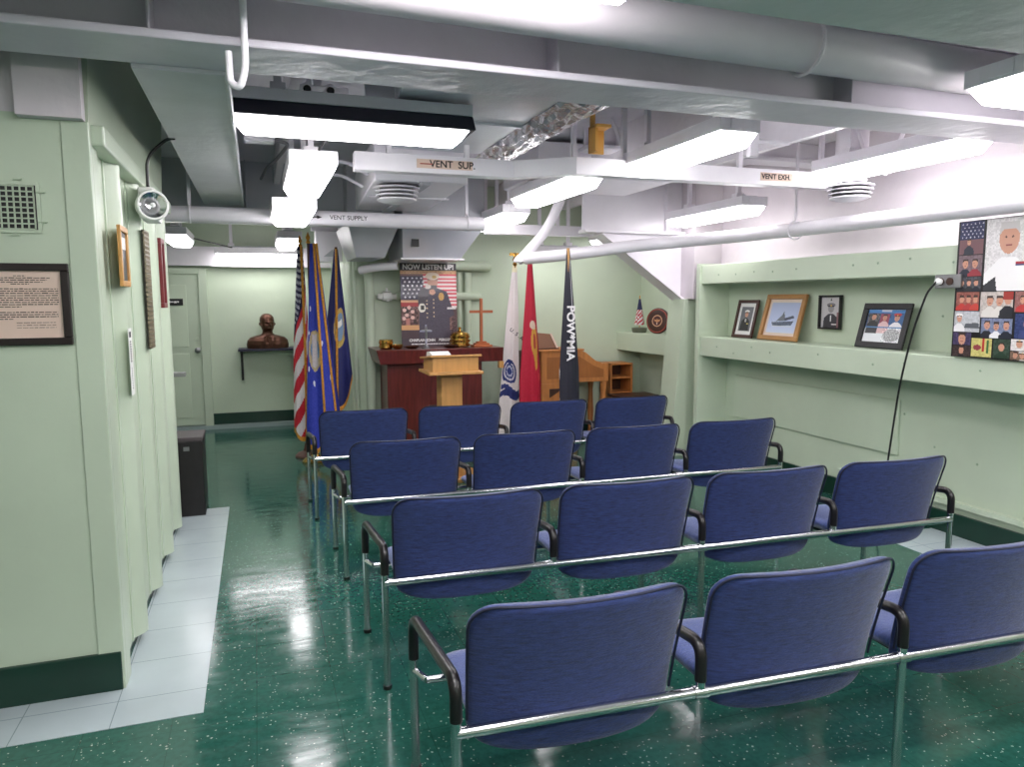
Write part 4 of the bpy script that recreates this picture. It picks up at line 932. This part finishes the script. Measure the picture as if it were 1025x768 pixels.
photo(-.325, .245, .20, .15, (196, 186, 180), [(.3, .35, .3, (222, 216, 210), H_), (.6, .35, .3, (226, 220, 214), H_), (.85, .3, .3, (36, 36, 44), H_)], 9, lambda c: c.r(.7, 0, 1, .3, (160, 50, 44)))
photo(-.115, .28, .15, .115, (150, 100, 96), [(.3, .4, .3, (190, 60, 60), H_), (.7, .4, .3, (200, 190, 186), H_)], 10)
photo(-.49, .155, .17, .125, (190, 192, 196), [(.2, .35, .28, (240, 238, 238), CW)], 11, lambda c: c.p([(.4, .8), (.45, .6), (.95, .55), (1, .8)], (90, 94, 100)))
photo(-.31, .125, .19, .115, (120, 130, 160), [(.2, .35, .28, (30, 32, 44), H_), (.5, .4, .26, (240, 238, 240), H_), (.82, .35, .28, (30, 34, 50), H_)], 12)
photo(-.105, .13, .14, .14, (44, 60, 110), [(.5, .4, .4, (60, 70, 120), H_)], 13)
photo(-.49, .035+.04, .12, .075, (70, 60, 96), [(.5, .5, .6, (60, 50, 90), H_)], 14)
photo(-.365, .01, .13, .11, (206, 196, 120), extra=lambda c: (c.r(.55, 0, .65, .7, (190, 40, 44)), c.r(.75, .1, .85, .8, (60, 110, 60)), c.e(.3, .5, .2, .15, (150, 60, 70))), seed=15)
photo(-.49, .005, .12, .065, (60, 44, 44), [(.5, .4, .4, (30, 26, 30), H_)], 16)
photo(-.225, .01, .10, .11, (50, 70, 56), [(.5, .4, .5, (36, 60, 44), H_)], 17)
photo(-.12, .06, .10, .065, (226, 220, 218), [(.5, .4, .5, (240, 238, 236), CW)], 18)
photo(-.12, .005, .10, .05, (120, 96, 80), [(.3, .4, .4, (60, 50, 40), H_), (.7, .4, .4, (220, 216, 210), CW)], 19)
photo(-.015, .005, .15, .12, (170, 40, 40), [(.5, .4, .4, (206, 170, 80), H_)], 20)
photo(.24, .42, .25, .39, (150, 130, 130), [(.5, .3, .5, (50, 50, 60), H_)], 21)
photo(.06, .14, .2, .25, (180, 120, 90), [(.3, .4, .35, (60, 70, 110), H_), (.7, .4, .35, (190, 60, 60), H_)], 22)
photo(.27, .02, .22, .38, (120, 130, 150), [(.5, .35, .5, (230, 226, 226), CW)], 23)

# outlet and cord
t = thing('power_outlet', 'grey metal power outlet box under the upper ledge beside the collage', 'outlet', (4.10, 3.43, 1.66), rz=RW)
B(-.09, .09, -.045, 0, 0, .085).build('box_body', STEEL, t, bevel=.006)
for x in (-.045, .02): MB().lathe([(.024, -.046), (.024, -.050), (.001, -.050)], (x, 0, .042), 18, 'y').build('receptacle', DWOOD, t)
MB().lathe([(.02, -.05), (.022, -.07), (.012, -.085)], (-.045, 0, .042), 16, 'y').build('plug', WPAPER, t)
cable([(4.02, 3.475, 1.70), (3.99, 3.51, 1.64), (3.99, 3.60, 1.40), (4.0, 3.69, 1.03), (4.02, 3.78, .4), (4.05, 3.85, .05), (4.15, 4.2, .012), (4.2, 4.8, .012)], .0065, 'black power cord hanging from the outlet box down the right wall', cat='power cord', rad=.15)

# ------------------------------------------------------------------ back passage
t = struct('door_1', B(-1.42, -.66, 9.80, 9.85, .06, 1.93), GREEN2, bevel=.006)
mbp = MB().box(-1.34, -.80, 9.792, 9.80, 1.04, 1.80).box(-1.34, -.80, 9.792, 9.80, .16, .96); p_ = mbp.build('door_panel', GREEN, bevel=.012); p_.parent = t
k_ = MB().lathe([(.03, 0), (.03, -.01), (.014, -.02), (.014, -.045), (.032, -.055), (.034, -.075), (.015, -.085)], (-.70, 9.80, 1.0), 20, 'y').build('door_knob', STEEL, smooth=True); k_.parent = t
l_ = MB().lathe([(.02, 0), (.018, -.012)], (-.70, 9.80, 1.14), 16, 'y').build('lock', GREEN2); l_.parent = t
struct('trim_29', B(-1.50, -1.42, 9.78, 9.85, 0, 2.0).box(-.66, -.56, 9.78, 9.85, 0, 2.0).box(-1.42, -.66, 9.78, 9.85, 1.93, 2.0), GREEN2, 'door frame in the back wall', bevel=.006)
t = thing('door_sign', 'small black sign with white lettering on the back door', 'sign', (-.93, 9.79, 1.55))
B(-.13, .09, -.006, 0, 0, .08).build('plate', BLACK, t); MB().box(-.08, -.05, -.0085, -.006, .03, .055).box(-.045, -.015, -.0085, -.006, .035, .05).box(-.01, .02, -.0085, -.006, .028, .052).box(.025, .045, -.0085, -.006, .035, .052).build('small_print', WINK, t)
t = thing('bust_shelf', 'dark navy wall shelf with two brackets holding the bronze bust', 'shelf', (.12, 9.62, 0))
B(-.35, .35, -.12, .22, .985, 1.015).build('shelf_board', mat('navy shelf', (26, 26, 52), .4), t, bevel=.004)
for x in (-.33, .31): MB().box(x, x+.03, .19, .225, .60, .985).box(x, x+.03, -.06, .225, .955, .985).build('bracket', BLACK, t, bevel=.003)
# bronze bust: continuous loft
def bust_mesh():
    # z, half width, half depth, y offset, exponent
    K = [(0, .245, .12, .0, 2.6), (.05, .25, .125, .0, 2.6), (.10, .24, .12, .0, 2.5), (.135, .205, .10, .0, 2.3), (.155, .14, .085, .0, 2.1), (.17, .085, .072, .0, 2), (.185, .066, .064, .0, 2), (.21, .060, .062, -.004, 2), (.225, .062, .078, -.012, 2), (.245, .070, .095, -.014, 2), (.275, .078, .10, -.008, 2.1), (.31, .083, .102, -.002, 2.1), (.35, .085, .104, .004, 2.1), (.385, .078, .096, .006, 2), (.41, .06, .075, .007, 2), (.425, .036, .045, .007, 2), (.431, .008, .01, .007, 2)]
    ks = np.array(K); zs = []
    n, mrows = 96, 120; V = []; Fc = []
    tz = np.interp(np.linspace(0, 1, mrows), np.linspace(0, 1, len(K)), ks[:, 0])
    for z in tz:
        a_, b_, yo, ex = [np.interp(z, ks[:, 0], ks[:, q]) for q in (1, 2, 3, 4)]
        for k in range(n):
            th = 2*PI*k/n; cx, sy_ = math.cos(th), math.sin(th)
            x = a_*abs(cx)**(2/ex)*np.sign(cx); y = b_*abs(sy_)**(2/ex)*np.sign(sy_)+yo
            g = lambda x0, z0, sx, sz: math.exp(-((x-x0)/sx)**2-((z-z0)/sz)**2) if y < yo else 0
            d = .026*g(0, .285, .014, .022)+.012*g(0, .305, .009, .02)+.010*(g(-.03, .325, .026, .009)+g(.03, .325, .026, .009))
            d -= .014*(g(-.03, .305, .015, .010)+g(.03, .305, .015, .010))
            d += .009*(g(0, .262, .022, .005)+g(0, .250, .02, .005))-.006*g(0, .256, .024, .003)+.012*g(0, .233, .022, .012)
            d += .006*(g(-.045, .285, .02, .02)+g(.045, .285, .02, .02))
            if z < .15: d += .006*math.sin(x*120)*max(0, 1-abs(x)/.12)+.012*(g(-.05, .10, .03, .05)+g(.05, .10, .03, .05))-.012*g(0, .12, .012, .06)
            y -= d
            if .27 < z < .325 and abs(cx) > .93 and abs(sy_) < .3: x += np.sign(cx)*.016*math.sin((z-.27)/.055*PI)
            if z > .19:      # head turned a little
                f = min(1, (z-.19)/.03)*.30; x, y = x*math.cos(f)-y*math.sin(f), x*math.sin(f)+y*math.cos(f)
            V.append((x, y, z))
    for j in range(mrows-1):
        for k in range(n): k2 = (k+1) % n; Fc.append((j*n+k, j*n+k2, (j+1)*n+k2, (j+1)*n+k))
    Fc += [tuple(reversed(range(n))), tuple(range((mrows-1)*n, mrows*n))]
    return MB().add(V, Fc)
t = thing('bust_statue', 'bronze bust of a bald man in a collared jacket on the wall shelf', 'statue', (.12, 9.62, 1.015))
b_ = bust_mesh().build('bust', BRONZE, t, smooth=True)
MB().prism([(-.05, .145), (-.02, .15), (-.005, .05), (-.03, .04)], -.142, -.12).prism([(.05, .145), (.02, .15), (.005, .05), (.03, .04)], -.142, -.12).build('lapel', BRONZE, t, bevel=.004)
B(-.2, .2, -.09, .09, 0, .004).build('base_plate', BRONZE, t)
# wall patches
t = thing('storage_box', 'black box with worn edges standing at the end of the left bulkhead', 'box', (-.52, 5.80, 0))
B(-.13, .10, -.0, .33, .0, .57).build('box_body', mat('worn black paint', (26, 22, 24), .4, var=.4, scale=14), t, bevel=.008)
B(-.135, .105, -.006, .336, .57, .60).build('lid', mat('grey brown lid', (74, 66, 68), .5), t, bevel=.006)
B(-.03, .01, -.004, 0, .50, .53).build('latch', STEEL, t)
t = thing('wall_hook', 'small dark wall fixture beside the back door edge', 'hook', (-.72, 5.69, 1.06))
B(.02, .22, .02, .10, 0, .03).build('plate', STEEL, t, bevel=.004); B(-.02, .08, -.02, .06, -.01, .04).build('stem', STEEL, t)
